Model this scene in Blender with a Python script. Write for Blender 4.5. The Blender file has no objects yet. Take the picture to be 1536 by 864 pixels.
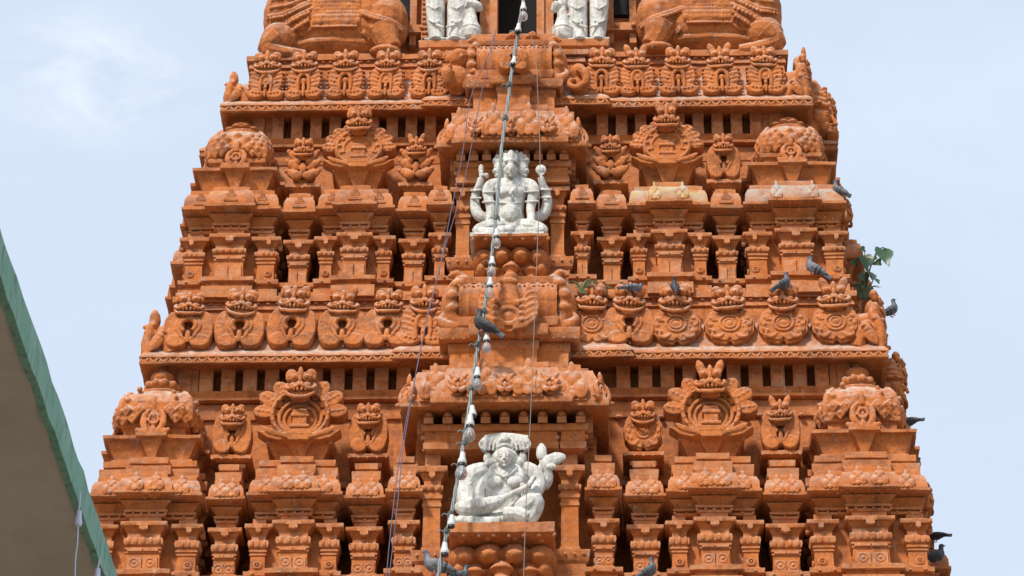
import bpy, bmesh, math, random
from mathutils import Vector, Matrix, Euler, noise
R = math.radians
random.seed(7)
scene = bpy.context.scene
C = scene.collection
V = Vector

# ------------------------------------------------------------------ camera
FPX = 5000.0
def _basis(th, ps, ro):
    F = V((-math.sin(ps)*math.cos(th), math.cos(ps)*math.cos(th), math.sin(th)))
    X = F.cross(V((0, 0, 1))).normalized()
    U = X.cross(F)
    return F, X*math.cos(ro)+U*math.sin(ro), U*math.cos(ro)-X*math.sin(ro)
CF, CX, CU = _basis(R(30.7), R(1.74), R(0.35))
def ray(px, py): return CF*FPX + CX*(px-768) - CU*(py-432)
CAM = -ray(769, 540).normalized()*40.0
def at(px, py, Y):
    """world point on the vertical plane y = Y that the surveyed photo point belongs to"""
    d = ray(px, py)
    return CAM + d*((Y-CAM.y)/d.y)
def mpp(px, py, Y): return (at(px, py, Y)-CAM).length/FPX
KZ = 1/0.86
GZ = CAM.z-1.6
cam_d = bpy.data.cameras.new('camera'); cam = bpy.data.objects.new('camera', cam_d); C.objects.link(cam)
cam_d.sensor_width = 36; cam_d.lens = FPX/1536*36; cam_d.clip_end = 5000; cam_d.clip_start = .1
M = Matrix((CX, CU, -CF)).transposed().to_4x4(); M.translation = CAM
cam.matrix_world = M
scene.camera = cam

# ------------------------------------------------------------------ materials
def nt(name):
    m = bpy.data.materials.new(name); m.use_nodes = True
    t = m.node_tree; t.nodes.clear()
    o = t.nodes.new('ShaderNodeOutputMaterial'); b = t.nodes.new('ShaderNodeBsdfPrincipled')
    t.links.new(b.outputs[0], o.inputs[0])
    return m, t, b
def N(t, typ, **k):
    n = t.nodes.new(typ)
    for a, v in k.items():
        if isinstance(a, str) and hasattr(n, a) and a not in ('inputs',): setattr(n, a, v)
    return n
def tex(t, vec, scale, detail=4, rough=.6, dist=0):
    n = t.nodes.new('ShaderNodeTexNoise'); n.inputs['Scale'].default_value = scale
    n.inputs['Detail'].default_value = detail; n.inputs['Roughness'].default_value = rough
    n.inputs['Distortion'].default_value = dist
    t.links.new(vec, n.inputs['Vector']); return n.outputs['Fac']
def ramp(t, fac, a, b, c0=(0, 0, 0, 1), c1=(1, 1, 1, 1)):
    n = t.nodes.new('ShaderNodeValToRGB'); e = n.color_ramp.elements
    e[0].position = a; e[0].color = c0; e[1].position = b; e[1].color = c1
    t.links.new(fac, n.inputs[0]); return n.outputs[0]
def mul(t, a, b, op='MULTIPLY'):
    n = t.nodes.new('ShaderNodeMath'); n.operation = op
    for i, x in enumerate((a, b)):
        if isinstance(x, (int, float)): n.inputs[i].default_value = x
        else: t.links.new(x, n.inputs[i])
    return n.outputs[0]
def mix(t, fac, a, b):
    n = t.nodes.new('ShaderNodeMix'); n.data_type = 'RGBA'
    for s, x in ((0, fac), (6, a), (7, b)):
        if isinstance(x, (int, float)): n.inputs[s].default_value = x
        elif isinstance(x, tuple): n.inputs[s].default_value = (*x, 1)
        else: t.links.new(x, n.inputs[s])
    return n.outputs[2]
def vscale(t, vec, s):
    n = t.nodes.new('ShaderNodeMapping'); n.inputs['Scale'].default_value = s
    t.links.new(vec, n.inputs[0]); return n.outputs[0]
def bump(t, b, h, strength, dist, prev=None):
    n = t.nodes.new('ShaderNodeBump'); n.inputs['Strength'].default_value = strength
    n.inputs['Distance'].default_value = dist
    t.links.new(h, n.inputs['Height'])
    if prev is not None: t.links.new(prev, n.inputs['Normal'])
    t.links.new(n.outputs[0], b.inputs['Normal']); return n.outputs[0]

def terracotta(name, wear=.5, tint=None, dark=.6):
    m, t, b = nt(name)
    g = t.nodes.new('ShaderNodeNewGeometry'); P = g.outputs['Position']
    ca, cb = (.50, .142, .029), (.58, .190, .050)
    col = mix(t, ramp(t, tex(t, P, 1.7, 6), .35, .65), ca, cb)
    col = mix(t, mul(t, ramp(t, tex(t, P, 11, 5, .65), .45, .72), .45), col, (.40, .105, .032))
    # paint worn thin, pinkish plaster showing
    col = mix(t, mul(t, ramp(t, tex(t, P, 5.5, 7, .7, .4), .58, .70), .32), col, (.61, .29, .145))
    # rain streaks
    st = ramp(t, tex(t, vscale(t, P, (8, 8, .9)), 1.0, 6, .68), .50, .68)
    lo = ramp(t, tex(t, P, .9, 3), .36, .58)
    col = mix(t, mul(t, mul(t, st, lo), dark), col, (.13, .045, .024))
    # broad soot and algae patches
    col = mix(t, mul(t, ramp(t, tex(t, vscale(t, P, (1, 1, 2.2)), 2.3, 8, .70, .6), .48, .68), dark*1.25), col, (.175, .066, .034))
    col = mix(t, mul(t, ramp(t, tex(t, P, 4.1, 8, .74, .8), .57, .70), wear*.6), col, (.50, .38, .30))
    # black mould spots and pale bird lime
    col = mix(t, mul(t, ramp(t, tex(t, P, 17, 8, .76), .565, .66), .75), col, (.10, .038, .024))
    col = mix(t, mul(t, ramp(t, tex(t, P, 31, 3, .5), .69, .73), .75), col, (.62, .50, .42))
    # pale runs of bird lime
    run = ramp(t, tex(t, vscale(t, P, (11, 11, 1.6)), 1.0, 5, .6), .62, .70)
    col = mix(t, mul(t, mul(t, run, ramp(t, tex(t, P, 1.6, 3), .52, .62)), .55), col, (.60, .52, .45))
    # lichen and dust that settle on upward facing stone
    s = t.nodes.new('ShaderNodeSeparateXYZ'); t.links.new(g.outputs['Normal'], s.inputs[0])
    up = ramp(t, s.outputs[2], *((-.35, .30) if tint else (.10, .75)))
    w = ramp(t, tex(t, P, 4.2, 8, .72, .4), .32, .52)
    lich = mix(t, ramp(t, tex(t, P, 14, 4), .38, .60), (.42, .27, .19), (.56, .48, .41))
    if tint: lich = mix(t, ramp(t, tex(t, P, 9, 4), .35, .6), tint, (.50, .45, .36))
    col = mix(t, mul(t, mul(t, up, w), wear), col, lich)
    pt = ramp(t, g.outputs['Pointiness'], .515, .60)
    col = mix(t, mul(t, mul(t, pt, ramp(t, tex(t, P, 8, 4), .35, .6)), .42), col, (.62, .34, .20))
    t.links.new(col, b.inputs['Base Color']); b.inputs['Roughness'].default_value = .82
    b.inputs['Specular IOR Level'].default_value = .25
    n1 = bump(t, b, tex(t, P, 15, 8, .68), .55, .03)
    v = t.nodes.new('ShaderNodeTexVoronoi'); v.inputs['Scale'].default_value = 11
    t.links.new(P, v.inputs['Vector'])
    bump(t, b, v.outputs['Distance'], .22, .02, n1)
    return m
TERRA = terracotta('terracotta_plaster')
TERRA_W = terracotta('weathered_plaster', wear=.95)
TERRA_Y = terracotta('yellow_lichen_plaster', wear=1.0, tint=(.52, .38, .12))
TERRA_G = terracotta('grey_lichen_plaster', wear=1.0, tint=(.36, .34, .32))
PLAIN = terracotta('smooth_orange_paint', wear=.3, dark=.4)

def whitestone():
    m, t, b = nt('white_painted_stone')
    g = t.nodes.new('ShaderNodeNewGeometry'); P = g.outputs['Position']
    col = mix(t, ramp(t, tex(t, P, 6, 6), .4, .65), (.68, .67, .63), (.58, .57, .52))
    st = ramp(t, tex(t, vscale(t, P, (16, 16, 3)), 1, 7, .7), .48, .66)
    col = mix(t, mul(t, st, .75), col, (.30, .27, .21))
    col = mix(t, mul(t, ramp(t, tex(t, P, 7, 8, .74, .6), .48, .66), .6), col, (.36, .32, .25))
    col = mix(t, mul(t, ramp(t, tex(t, P, 24, 7, .74), .55, .65), .65), col, (.28, .25, .20))
    col = mix(t, mul(t, ramp(t, tex(t, P, 9, 4), .60, .72), .5), col, (.62, .42, .24))
    t.links.new(col, b.inputs['Base Color']); b.inputs['Roughness'].default_value = .7
    bump(t, b, tex(t, P, 40, 6), .5, .012)
    return m
WHITE = whitestone()
def simple(name, c, rough=.6, var=.25, sc=20, metal=0, bmp=.2):
    m, t, b = nt(name)
    tc = t.nodes.new('ShaderNodeTexCoord'); P = tc.outputs['Object']
    f = ramp(t, tex(t, P, sc, 5), .3, .7)
    col = mix(t, f, tuple(x*(1-var) for x in c), tuple(min(1, x*(1+var)) for x in c))
    t.links.new(col, b.inputs['Base Color']); b.inputs['Roughness'].default_value = rough
    b.inputs['Metallic'].default_value = metal
    if bmp: bump(t, b, tex(t, P, sc*3, 4), bmp, .005)
    return m
DARK = simple('painted_interior_shade', (.004, .0035, .004), .9)  # near-black colour that stands in for the shade of unlit rooms
CABLE = simple('grey_green_cable', (.20, .23, .22), .5, .3, 9)
WIREM = simple('violet_wire', (.075, .07, .12), .5, .2, 4)
WIREG = simple('grey_wire', (.16, .13, .12), .5, .2, 4)
PORC = simple('white_porcelain', (.62, .61, .58), .3, .05, 20)
BLACKP = simple('black_rubber', (.02, .02, .022), .4)
LEAF = simple('peepal_leaf', (.035, .085, .028), .4, .35, 14)
STEM = simple('green_stem', (.10, .11, .05), .6)
GRASS = simple('weed_blade', (.10, .12, .045), .6)
BEAK = simple('pigeon_beak', (.10, .09, .085), .5)
LEGM = simple('pigeon_leg', (.42, .13, .11), .5)
PLAST = simple('pale_plastic', (.62, .62, .78), .35, .1)
def glassm():
    m, t, b = nt('bulb_glass')
    b.inputs['Base Color'].default_value = (.93, .95, .97, 1); b.inputs['Roughness'].default_value = .06
    b.inputs['Transmission Weight'].default_value = .80; b.inputs['IOR'].default_value = 1.2
    return m
GLASS = glassm()
def soffitm():
    m, t, b = nt('stained_concrete')
    g = t.nodes.new('ShaderNodeNewGeometry'); P = g.outputs['Position']
    col = mix(t, ramp(t, tex(t, P, 1.1, 7, .65), .3, .7), (.48, .405, .32), (.60, .515, .415))
    col = mix(t, mul(t, ramp(t, tex(t, P, 5, 7, .7), .5, .75), .5), col, (.36, .30, .235))
    col = mix(t, mul(t, ramp(t, tex(t, P, 2.6, 4), .6, .75), .4), col, (.50, .45, .37))
    t.links.new(col, b.inputs['Base Color']); b.inputs['Roughness'].default_value = .9
    bump(t, b, tex(t, P, 18, 6), .4, .01)
    return m
SOFFIT = soffitm()
def greenm():
    m, t, b = nt('weathered_green_paint')
    tc = t.nodes.new('ShaderNodeTexCoord'); P = tc.outputs['Object']
    col = mix(t, ramp(t, tex(t, P, 4, 6), .3, .7), (.14, .33, .22), (.23, .42, .30))
    st = ramp(t, tex(t, vscale(t, P, (26, 22, 5)), 1, 6, .7), .50, .64)
    col = mix(t, mul(t, st, .6), col, (.045, .075, .055))
    col = mix(t, mul(t, ramp(t, tex(t, P, 21, 5, .7), .6, .7), .6), col, (.40, .50, .42))
    t.links.new(col, b.inputs['Base Color']); b.inputs['Roughness'].default_value = .7
    bump(t, b, tex(t, P, 30, 5), .5, .006)
    return m
GREEN = greenm()
def pigeonm(name, body, wing, neck, bars=True, dark=0):
    m, t, b = nt(name)
    tc = t.nodes.new('ShaderNodeTexCoord'); P = tc.outputs['Object']
    s = t.nodes.new('ShaderNodeSeparateXYZ'); t.links.new(P, s.inputs[0])
    x, y, z = s.outputs
    nz = tex(t, P, 40, 4)
    xx = mul(t, x, mul(t, mul(t, nz, .5, 'SUBTRACT'), .04), 'ADD')
    col = mix(t, ramp(t, nz, .35, .65), tuple(c*.8 for c in body), tuple(c*1.15 for c in body))
    wg = ramp(t, mul(t, z, .10, 'SUBTRACT'), 0, .06)
    col = mix(t, wg, col, wing)
    if bars:
        for c0 in (-.055, -.095):
            d = mul(t, mul(t, xx, c0, 'SUBTRACT'), 0, 'ADD'); a = t.nodes.new('ShaderNodeMath'); a.operation = 'ABSOLUTE'
            t.links.new(d, a.inputs[0])
            k = ramp(t, a.outputs[0], .006, .011, (1, 1, 1, 1), (0, 0, 0, 1))
            col = mix(t, k, col, (.03, .03, .035))
    col = mix(t, ramp(t, mul(t, xx, .075, 'SUBTRACT'), 0, .03), col, neck)
    col = mix(t, ramp(t, mul(t, mul(t, xx, -1), .155, 'SUBTRACT'), 0, .03), col, (.045, .047, .055))
    t.links.new(col, b.inputs['Base Color']); b.inputs['Roughness'].default_value = .6
    bump(t, b, tex(t, vscale(t, P, (40, 120, 120)), 1, 3), .35, .004)
    return m
PIG1 = pigeonm('grey_feathers', (.15, .155, .175), (.27, .28, .30), (.085, .08, .13))
PIG2 = pigeonm('dark_feathers', (.028, .028, .032), (.045, .045, .05), (.03, .03, .04), False)
PIG3 = pigeonm('slate_feathers', (.09, .095, .11), (.16, .165, .185), (.06, .06, .09))

# ------------------------------------------------------------------ shape helpers
class Mk:
    def __init__(s): s.bm = bmesh.new()
    def ell(s, c, r, rot=(0, 0, 0), u=14, v=9):
        if isinstance(r, (int, float)): r = (r, r, r)
        m = Matrix.Translation(V(c)) @ Euler(rot).to_matrix().to_4x4() @ Matrix.Diagonal((*r, 1))
        bmesh.ops.create_uvsphere(s.bm, u_segments=u, v_segments=v, radius=1, matrix=m); return s
    def box(s, c, d, rot=(0, 0, 0)):
        m = Matrix.Translation(V(c)) @ Euler(rot).to_matrix().to_4x4() @ Matrix.Diagonal((*d, 1))
        bmesh.ops.create_cube(s.bm, size=1, matrix=m); return s
    def cone(s, c, r1, r2, h, rot=(0, 0, 0), n=18):
        m = Matrix.Translation(V(c)) @ Euler(rot).to_matrix().to_4x4()
        bmesh.ops.create_cone(s.bm, cap_ends=True, segments=n, radius1=r1, radius2=r2, depth=h, matrix=m); return s
    def tube(s, pts, rad, sy=1.0, n=10, closed=False, k=4):
        pts = [V(p) for p in pts]
        if isinstance(rad, (int, float)): rad = [rad]*len(pts)
        P, Q = [], []
        L = len(pts)
        rng = L if closed else L-1
        for i in range(rng):
            g = (lambda j: pts[j % L]) if closed else (lambda j: pts[max(0, min(L-1, j))])
            h = (lambda j: rad[j % L]) if closed else (lambda j: rad[max(0, min(L-1, j))])
            for q in range(k):
                u = q/k
                cr = lambda a, b, c, d: .5*((2*b)+(c-a)*u+(2*a-5*b+4*c-d)*u*u+(3*b-a-3*c+d)*u**3)
                P.append(cr(g(i-1), g(i), g(i+1), g(i+2))); Q.append(max(.0005, h(i)*(1-u)+h(i+1)*u))
        if not closed: P.append(pts[-1]); Q.append(rad[-1])
        rings = []; n_ = len(P); Y = V((0, 1, 0))
        for i in range(n_):
            a = P[(i-1) % n_] if closed or i > 0 else P[0]
            b = P[(i+1) % n_] if closed or i < n_-1 else P[-1]
            t = (b-a).normalized() if (b-a).length > 1e-9 else V((0, 0, 1))
            A = t.cross(Y)
            if A.length < .05: A = t.cross(V((1, 0, 0)))
            A.normalize(); B = A.cross(t)
            rings.append([s.bm.verts.new(P[i]+A*Q[i]*math.cos(2*math.pi*j/n)+B*Q[i]*sy*math.sin(2*math.pi*j/n)) for j in range(n)])
        for i in range(n_ if closed else n_-1):
            r0, r1 = rings[i], rings[(i+1) % n_]
            for j in range(n): s.bm.faces.new((r0[j], r0[(j+1) % n], r1[(j+1) % n], r1[j]))
        if not closed:
            s.bm.faces.new(rings[0][::-1]); s.bm.faces.new(rings[-1])
        return s
    def ring(s, c, rad, r, sy=1, a0=0, a1=360, sx=1):
        c = V(c); full = abs(a1-a0) >= 360; k = 16 if full else 11
        pts = [c+V((rad*sx*math.cos(R(a0+(a1-a0)*i/(k if full else k-1))), 0, rad*math.sin(R(a0+(a1-a0)*i/(k if full else k-1))))) for i in range(k)]
        return s.tube(pts, r, sy, 8, full, 2)
    def ext(s, poly, y0, y1):
        a = [s.bm.verts.new((x, y0, z)) for x, z in poly]; b = [s.bm.verts.new((x, y1, z)) for x, z in poly]
        n = len(poly)
        s.bm.faces.new(a); s.bm.faces.new(b[::-1])
        for i in range(n): s.bm.faces.new((a[i], b[i], b[(i+1) % n], a[(i+1) % n]))
        return s
    def lathe(s, prof, c=(0, 0, 0), n=18, rot=(0, 0, 0)):
        m = Matrix.Translation(V(c)) @ Euler(rot).to_matrix().to_4x4(); rings = []
        for r, z in prof: rings.append([s.bm.verts.new(m @ V((r*math.cos(2*math.pi*j/n), r*math.sin(2*math.pi*j/n), z))) for j in range(n)])
        for a, b in zip(rings, rings[1:]):
            for j in range(n): s.bm.faces.new((a[j], a[(j+1) % n], b[(j+1) % n], b[j]))
        s.bm.faces.new(rings[0][::-1]); s.bm.faces.new(rings[-1]); return s
    def leaf(s, base, tip, w, th, y=None):
        """flat pointed carved leaf from base to tip (points in x, y, z)"""
        b, t = V(base), V(tip)
        return s.tube([b, b.lerp(t, .3), b.lerp(t, .65), b.lerp(t, .9), t], [w*.35, w*.5, w*.46, w*.24, w*.06], th/w, 10, False, 3)
    def mesh(s, name='m', smooth=40):
        bmesh.ops.recalc_face_normals(s.bm, faces=s.bm.faces)
        me = bpy.data.meshes.new(name); s.bm.to_mesh(me); s.bm.free()
        shade(me, smooth); return me
def shade(me, ang):
    me.polygons.foreach_set('use_smooth', [True]*len(me.polygons))
    try: me.set_sharp_from_angle(angle=R(ang))
    except Exception: pass
def carve(mk, vox, smooth=1, name='carving', rough=.45):
    """fuse overlapping lumps into one continuous plaster surface"""
    bmesh.ops.recalc_face_normals(mk.bm, faces=mk.bm.faces)
    me = bpy.data.meshes.new('tmp'); mk.bm.to_mesh(me); mk.bm.free()
    o = bpy.data.objects.new('tmp', me); C.objects.link(o)
    r = o.modifiers.new('r', 'REMESH'); r.mode = 'VOXEL'; r.voxel_size = vox; r.use_smooth_shade = True
    if smooth:
        q = o.modifiers.new('s', 'SMOOTH'); q.factor = .5; q.iterations = smooth
    dg = bpy.context.evaluated_depsgraph_get()
    me2 = bpy.data.meshes.new_from_object(o.evaluated_get(dg))
    bpy.data.objects.remove(o); bpy.data.meshes.remove(me)
    if rough:
        vs = me2.vertices; nr = [v.normal.copy() for v in vs]; f = 1/(vox*7)
        for v, n_ in zip(vs, nr): v.co += n_*vox*rough*(noise.noise(v.co*f)+.6*noise.noise(v.co*f*2.3))
    me2.name = name; shade(me2, 180)
    return me2

def plan(hw, y0, y1, front=(), side=()):
    """rectangle with stepped projections; front = (xa, xb, p) intervals, side = (ya, yb, p)"""
    pts = []
    def add(x, y):
        if not pts or abs(pts[-1][0]-x)+abs(pts[-1][1]-y) > 1e-5: pts.append((x, y))
    add(-hw, y0)
    for xa, xb, p in front: add(xa, y0) if (not pts or abs(pts[-1][0]-xa) > 1e-5) else None; add(xa, y0-p); add(xb, y0-p); nxt = [f for f in front if abs(f[0]-xb) < 1e-5]; (add(xb, y0) if not nxt else None)
    add(hw, y0)
    for ya, yb, p in side: add(hw, ya); add(hw+p, ya); add(hw+p, yb); add(hw, yb)
    add(hw, y1); add(-hw, y1)
    for ya, yb, p in reversed(side): add(-hw, yb); add(-hw-p, yb); add(-hw-p, ya); add(-hw, ya)
    return pts
def offset(pl, d):
    n = len(pl); out = []
    for i in range(n):
        a, b, c = V(pl[i-1]), V(pl[i]), V(pl[(i+1) % n])
        e1, e2 = (b-a).normalized(), (c-b).normalized()
        n1, n2 = V((e1.y, -e1.x)), V((e2.y, -e2.x))
        out.append(b+(n1*d if (n1-n2).length < .01 else n1*d+n2*d))
    return out
_seed = [0]
def loft(mk, pl, prof, seg=.06, amp=.005, off=(0, 0, 0), freq=5.0):
    """moulding: the plan swept through the (z, outward offset[, roughness]) profile"""
    _seed[0] += 1; sd = V((_seed[0]*3.7, _seed[0]*1.3, 0))
    n = len(pl)
    cnt = [max(1, int((V(pl[(i+1) % n])-V(pl[i])).length/seg)) for i in range(n)]
    full = [prof[0]]
    for a, b in zip(prof, prof[1:]):
        L = math.hypot(b[0]-a[0], b[1]-a[1]); k = max(1, int(L/(seg*2)))
        for j in range(1, k): u = j/k; full.append((a[0]+(b[0]-a[0])*u, a[1]+(b[1]-a[1])*u, min((a[2] if len(a) > 2 else amp), amp)))
        full.append(b)
    rings = []
    for row in full:
        z, d = row[0], row[1]; am = row[2] if len(row) > 2 else amp
        po = offset(pl, d); ring = []
        for i in range(n):
            a, b = po[i], po[(i+1) % n]
            for j in range(cnt[i]):
                p = a.lerp(b, j/cnt[i]); q = V((p.x, p.y, z))
                w = noise.noise_vector(q*freq+sd)*am + noise.noise_vector(q*freq*3.1+sd)*am*.5
                ring.append(mk.bm.verts.new(q+w+V(off)))
        rings.append(ring)
    m = len(rings[0])
    for a, b in zip(rings, rings[1:]):
        for j in range(m): mk.bm.faces.new((a[j], a[(j+1) % m], b[(j+1) % m], b[j]))
    mk.bm.faces.new(rings[0][::-1]); mk.bm.faces.new(rings[-1])
    return mk

WL = {}
def root(name, loc, label, cat, group=None, rz=0):
    o = bpy.data.objects.new(name, None); C.objects.link(o); o.location = loc; o.rotation_euler = (0, 0, rz)
    o.empty_display_size = .2
    o['label'] = label; o['category'] = cat
    if group: o['group'] = group
    WL[o.name] = V(loc); return o
def ob(name, me, mat, parent=None, loc=(0, 0, 0), rot=(0, 0, 0), sc=(1, 1, 1), label=None, cat=None, group=None, kind=None):
    if mat is not None and not me.materials: me.materials.append(mat)
    o = bpy.data.objects.new(name, me); C.objects.link(o)
    if parent is not None: o.parent = parent
    o.location = loc; o.rotation_euler = rot
    o.scale = (sc, sc, sc) if isinstance(sc, (int, float)) else sc
    if mat is not None and me.materials[0] != mat:
        o.material_slots[0].link = 'OBJECT'; o.material_slots[0].material = mat
    if label: o['label'] = label
    if cat: o['category'] = cat
    if group: o['group'] = group
    if kind: o['kind'] = kind
    return o
# ------------------------------------------------------------------ carved ornaments (x right, z up, front is -y)
def lion_face(v):
    rnd = random.Random(v*17+3); k = Mk(); j = lambda a: a*rnd.uniform(.9, 1.1)
    k.ell((0, .05, .36), (.34, .24, .32)).ell((0, -.02, .18), (.36, .2, .16))
    for s in (-1, 1):
        k.ell((s*.19, -.17, .54), (j(.145), .15, j(.14))).ell((s*.19, -.30, .53), (.062, .05, .062))
        k.ring((s*.19, -.22, .54), .15, .032, 1, 10, 170)
        if v % 3 != 2: k.ell((s*.30, -.03, .72), (j(.17), .14, j(.15)), (0, s*.4, 0)).ell((s*.36, -.05, .62), (.10, .10, .13))
        else: k.leaf((s*.2, -.05, .6), (s*.36, -.12, 1.0), .28, .2)
        k.ell((s*.06, -.30, .335), (.06, .07, .045))
        k.ell((s*.40, -.02, .34), (.09, .11, .12))
        for i in range(3): k.ell((s*(.06+.105*i), -.305+.035*i*i, .155+.02*i), (.042, .05, .062))
        k.ell((s*.20, -.22, .30), (.14, .11, .085))
    k.leaf((0, -.26, .52), (0, -.22, .82+.04*(v % 2)), .17, .15)
    k.ell((0, -.27, .44), (.06, .10, .15))
    k.tube([(-.46, -.05, .36), (-.34, -.20, .22), (-.12, -.31, .235), (0, -.34, .28), (.12, -.31, .235), (.34, -.20, .22), (.46, -.05, .36)], .055, 1, 8)
    dz = -.04 if v % 2 else .02
    k.tube([(-.45, -.02, .27), (-.36, -.15, .08), (-.18, -.25, dz), (0, -.28, dz-.03), (.18, -.25, dz), (.36, -.15, .08), (.45, -.02, .27)], [.045, .055, .06, .065, .06, .055, .045], 1, 8)
    k.ell((0, .02, .04), (.30, .2, .12)).ell((0, -.10, .10), (.26, .12, .10))
    return carve(k, .0145, 1, 'lion_face')
FACES = [lion_face(i) for i in range(5)]

def plate(k, pts, y0, y1, bev=.03):
    """flat plate with an eased front edge; pts is an outline in x, z"""
    cx = sum(p[0] for p in pts)/len(pts); cz = sum(p[1] for p in pts)/len(pts)
    f = 1-bev/max(.1, max(math.hypot(p[0]-cx, p[1]-cz) for p in pts))
    k.ext(pts, y0+bev, y1); k.ext([(cx+(x-cx)*f, cz+(z-cz)*f) for x, z in pts], y0, y1-.01)
def oval(cx, cz, rx, rz, n=26, a0=0, sup=2.0):
    o = []
    for i in range(n):
        a = a0+2*math.pi*i/n; c, s = math.cos(a), math.sin(a)
        o.append((cx+rx*math.copysign(abs(c)**(2/sup), c), cz+rz*math.copysign(abs(s)**(2/sup), s)))
    return o
def petal(k, cx, cz, ang, L, w, y0, y1, bev=.02):
    h = [.42, .56, .72, .86, .96, 1.0, .95, .80]; up = [(L*i/8.4, w/2*q) for i, q in enumerate(h)]
    up += [(L*.91, w/2*.56), (L*.97, w/2*.30)]; pts = up+[(L, 0)]+[(x, -z) for x, z in reversed(up)]; c, s = math.cos(ang), math.sin(ang)
    plate(k, [(cx+x*c-z*s, cz+x*s+z*c) for x, z in pts], y0, y1, bev)
def medallion(v):
    """flat horseshoe medallion carved in low relief, unit wide"""
    rnd = random.Random(v*5+1); k = Mk()
    if v in (0, 3):      # square leafy tablets
        plate(k, oval(0, .52, .46, .46, 30, 0, 3.2), -.06, .32, .05)
        for s in (-1, 1):
            plate(k, oval(s*.25, .60, .20, .36, 22, 0, 2.4), -.165, .1, .03)
            plate(k, oval(s*.26, .17, .23, .16, 18), -.18, .1, .03)
            k.leaf((s*.3, -.12, .12), (s*.54, -.13, .25), .16, .12)
            for i in range(4): k.leaf((s*.20, -.165, .36+.13*i), (s*(.44+.02*(i % 2)), -.16, .44+.13*i), .085, .05)
            for i in range(4): k.ell((s*rnd.uniform(.14, .34), -.18, rnd.uniform(.35, .9)), (.03, .03, .03))
            for i in range(3): k.ell((s*(.16+.09*i), -.19, .15+.02*i), (.028, .03, .028))
            for i in range(5): k.box((s*.462, -.06, .36+.12*i), (.05, .12, .05), (0, -s*.5, 0))
        k.tube([(-.13, -.17, .14), (-.15, -.19, .42), (-.12, -.20, .62), (0, -.21, .70), (.12, -.20, .62), (.15, -.19, .42), (.13, -.17, .14)], [.04, .045, .05, .05, .05, .045, .04], 1, 8)
        k.ell((0, -.16, .52), (.075, .06, .09)); k.leaf((0, -.16, .46), (0, -.17, .04), .10, .10)
        if v == 3: k.ring((0, -.18, .52), .10, .03); k.ell((0, -.2, .3), (.05, .05, .05))
    if v in (1, 4):      # two plain kidney lobes with a serrated rim
        for s in (-1, 1):
            pts = oval(s*.285, .50, .215, .46, 30)
            if s < 0 or v == 4: pts = [(.5*s+(x-.5*s)*(1-.06*(i % 2)) if abs(x) > .30 else x, z) for i, (x, z) in enumerate(oval(s*.285, .50, .215, .46, 44))]
            plate(k, pts, -.14, .34, .04)
            plate(k, oval(s*.23, .20, .20, .155, 20), -.155, .1, .02)
        plate(k, oval(0, .56, .28, .40, 24), .05, .3, .03); k.ell((0, -.05, .84), (.2, .12, .12))
        k.ring((0, -.15, .56), .155, .05, 1.2, -60, 240); k.ring((0, -.145, .55), .235, .035, 1.0, -40, 220)
        k.ell((0, .03, .52), (.07, .06, .07)); k.leaf((0, -.12, .44), (0, -.13, .16), .12, .10)
        for s in (-1, 1): k.tube([(s*.17, -.15, .44), (s*.13, -.15, .30), (s*.04, -.14, .22)], [.035, .035, .02], 1, 8)
    if v == 2:           # round shield with a ringed boss
        pts = oval(0, .52, .50, .48, 40); pts = [(x*(1-.05*(i % 3 == 0)), z+(.10 if abs(x) < .05 and z < .3 else 0)) for i, (x, z) in enumerate(pts)]
        plate(k, pts, -.13, .34, .05)
        k.ring((0, -.14, .50), .19, .032, 1.1); k.ring((0, -.145, .50), .11, .026, 1.1); k.ell((0, -.12, .5), (.085, .06, .085))
        for s in (-1, 1):
            for i in range(5):
                a = R(-58+i*27); k.ell((s*.37*math.cos(a), -.135, .5+.36*math.sin(a)), (.045, .035, .05), (0, -s*a, 0))
            k.tube([(s*.12, -.13, .26), (s*.22, -.14, .16), (s*.34, -.14, .20), (s*.32, -.14, .30)], [.03, .04, .035, .02], 1, 8)
            for i in range(5): k.ell((s*rnd.uniform(.22, .42), -.14, rnd.uniform(.3, .85)), rnd.uniform(.018, .032))
    return carve(k, .0115, 1, 'medallion', .35)
MEDS = [medallion(i) for i in range(5)]

def small_medallion(v):
    k = Mk(); k.ext([(.36*math.cos(a), .48+.42*math.sin(a)) for a in [2*math.pi*i/20 for i in range(20)]], -.02, .35)
    for s in (-1, 1):
        if v == 0:
            for z, x, u in ((.78, .46, .22), (.55, .50, .12), (.33, .50, .02)):
                k.leaf((s*.12, -.06, z-.12), (s*x, -.14, z+u*.6), .26, .24); k.ell((s*x*.95, -.15, z+u*.5), (.07, .07, .06))
            k.ell((s*.18, -.16, .2), (.18, .12, .12)); k.ell((s*.16, -.15, .62), (.1, .09, .1))
        else:
            k.tube([(s*.34, -.02, .98), (s*.42, -.06, .75), (s*.42, -.10, .45), (s*.30, -.12, .2), (s*.1, -.12, .14), (s*.04, -.1, .24)], [.05, .11, .13, .13, .10, .05], 1, 10)
            for i in range(6):
                a = R(-50+i*20); k.ell((s*.47*math.cos(a), -.10, .52+.45*math.sin(a)), (.05, .08, .045), (0, -s*a, 0))
    if v: k.ell((0, -.02, .5), (.28, .09, .34)); k.ring((0, -.12, .40), .15, .045, 1.2, -60, 240); k.ell((0, -.1, .38), .075); k.ell((0, -.12, .78), (.2, .1, .09))
    else: k.ell((0, -.14, .42), (.1, .1, .16)); k.ell((0, -.18, .72), (.09, .08, .09))
    return carve(k, .018, 1, 'small_medallion')
SMEDS = [small_medallion(0), MEDS[4], MEDS[1], MEDS[2]]

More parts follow.
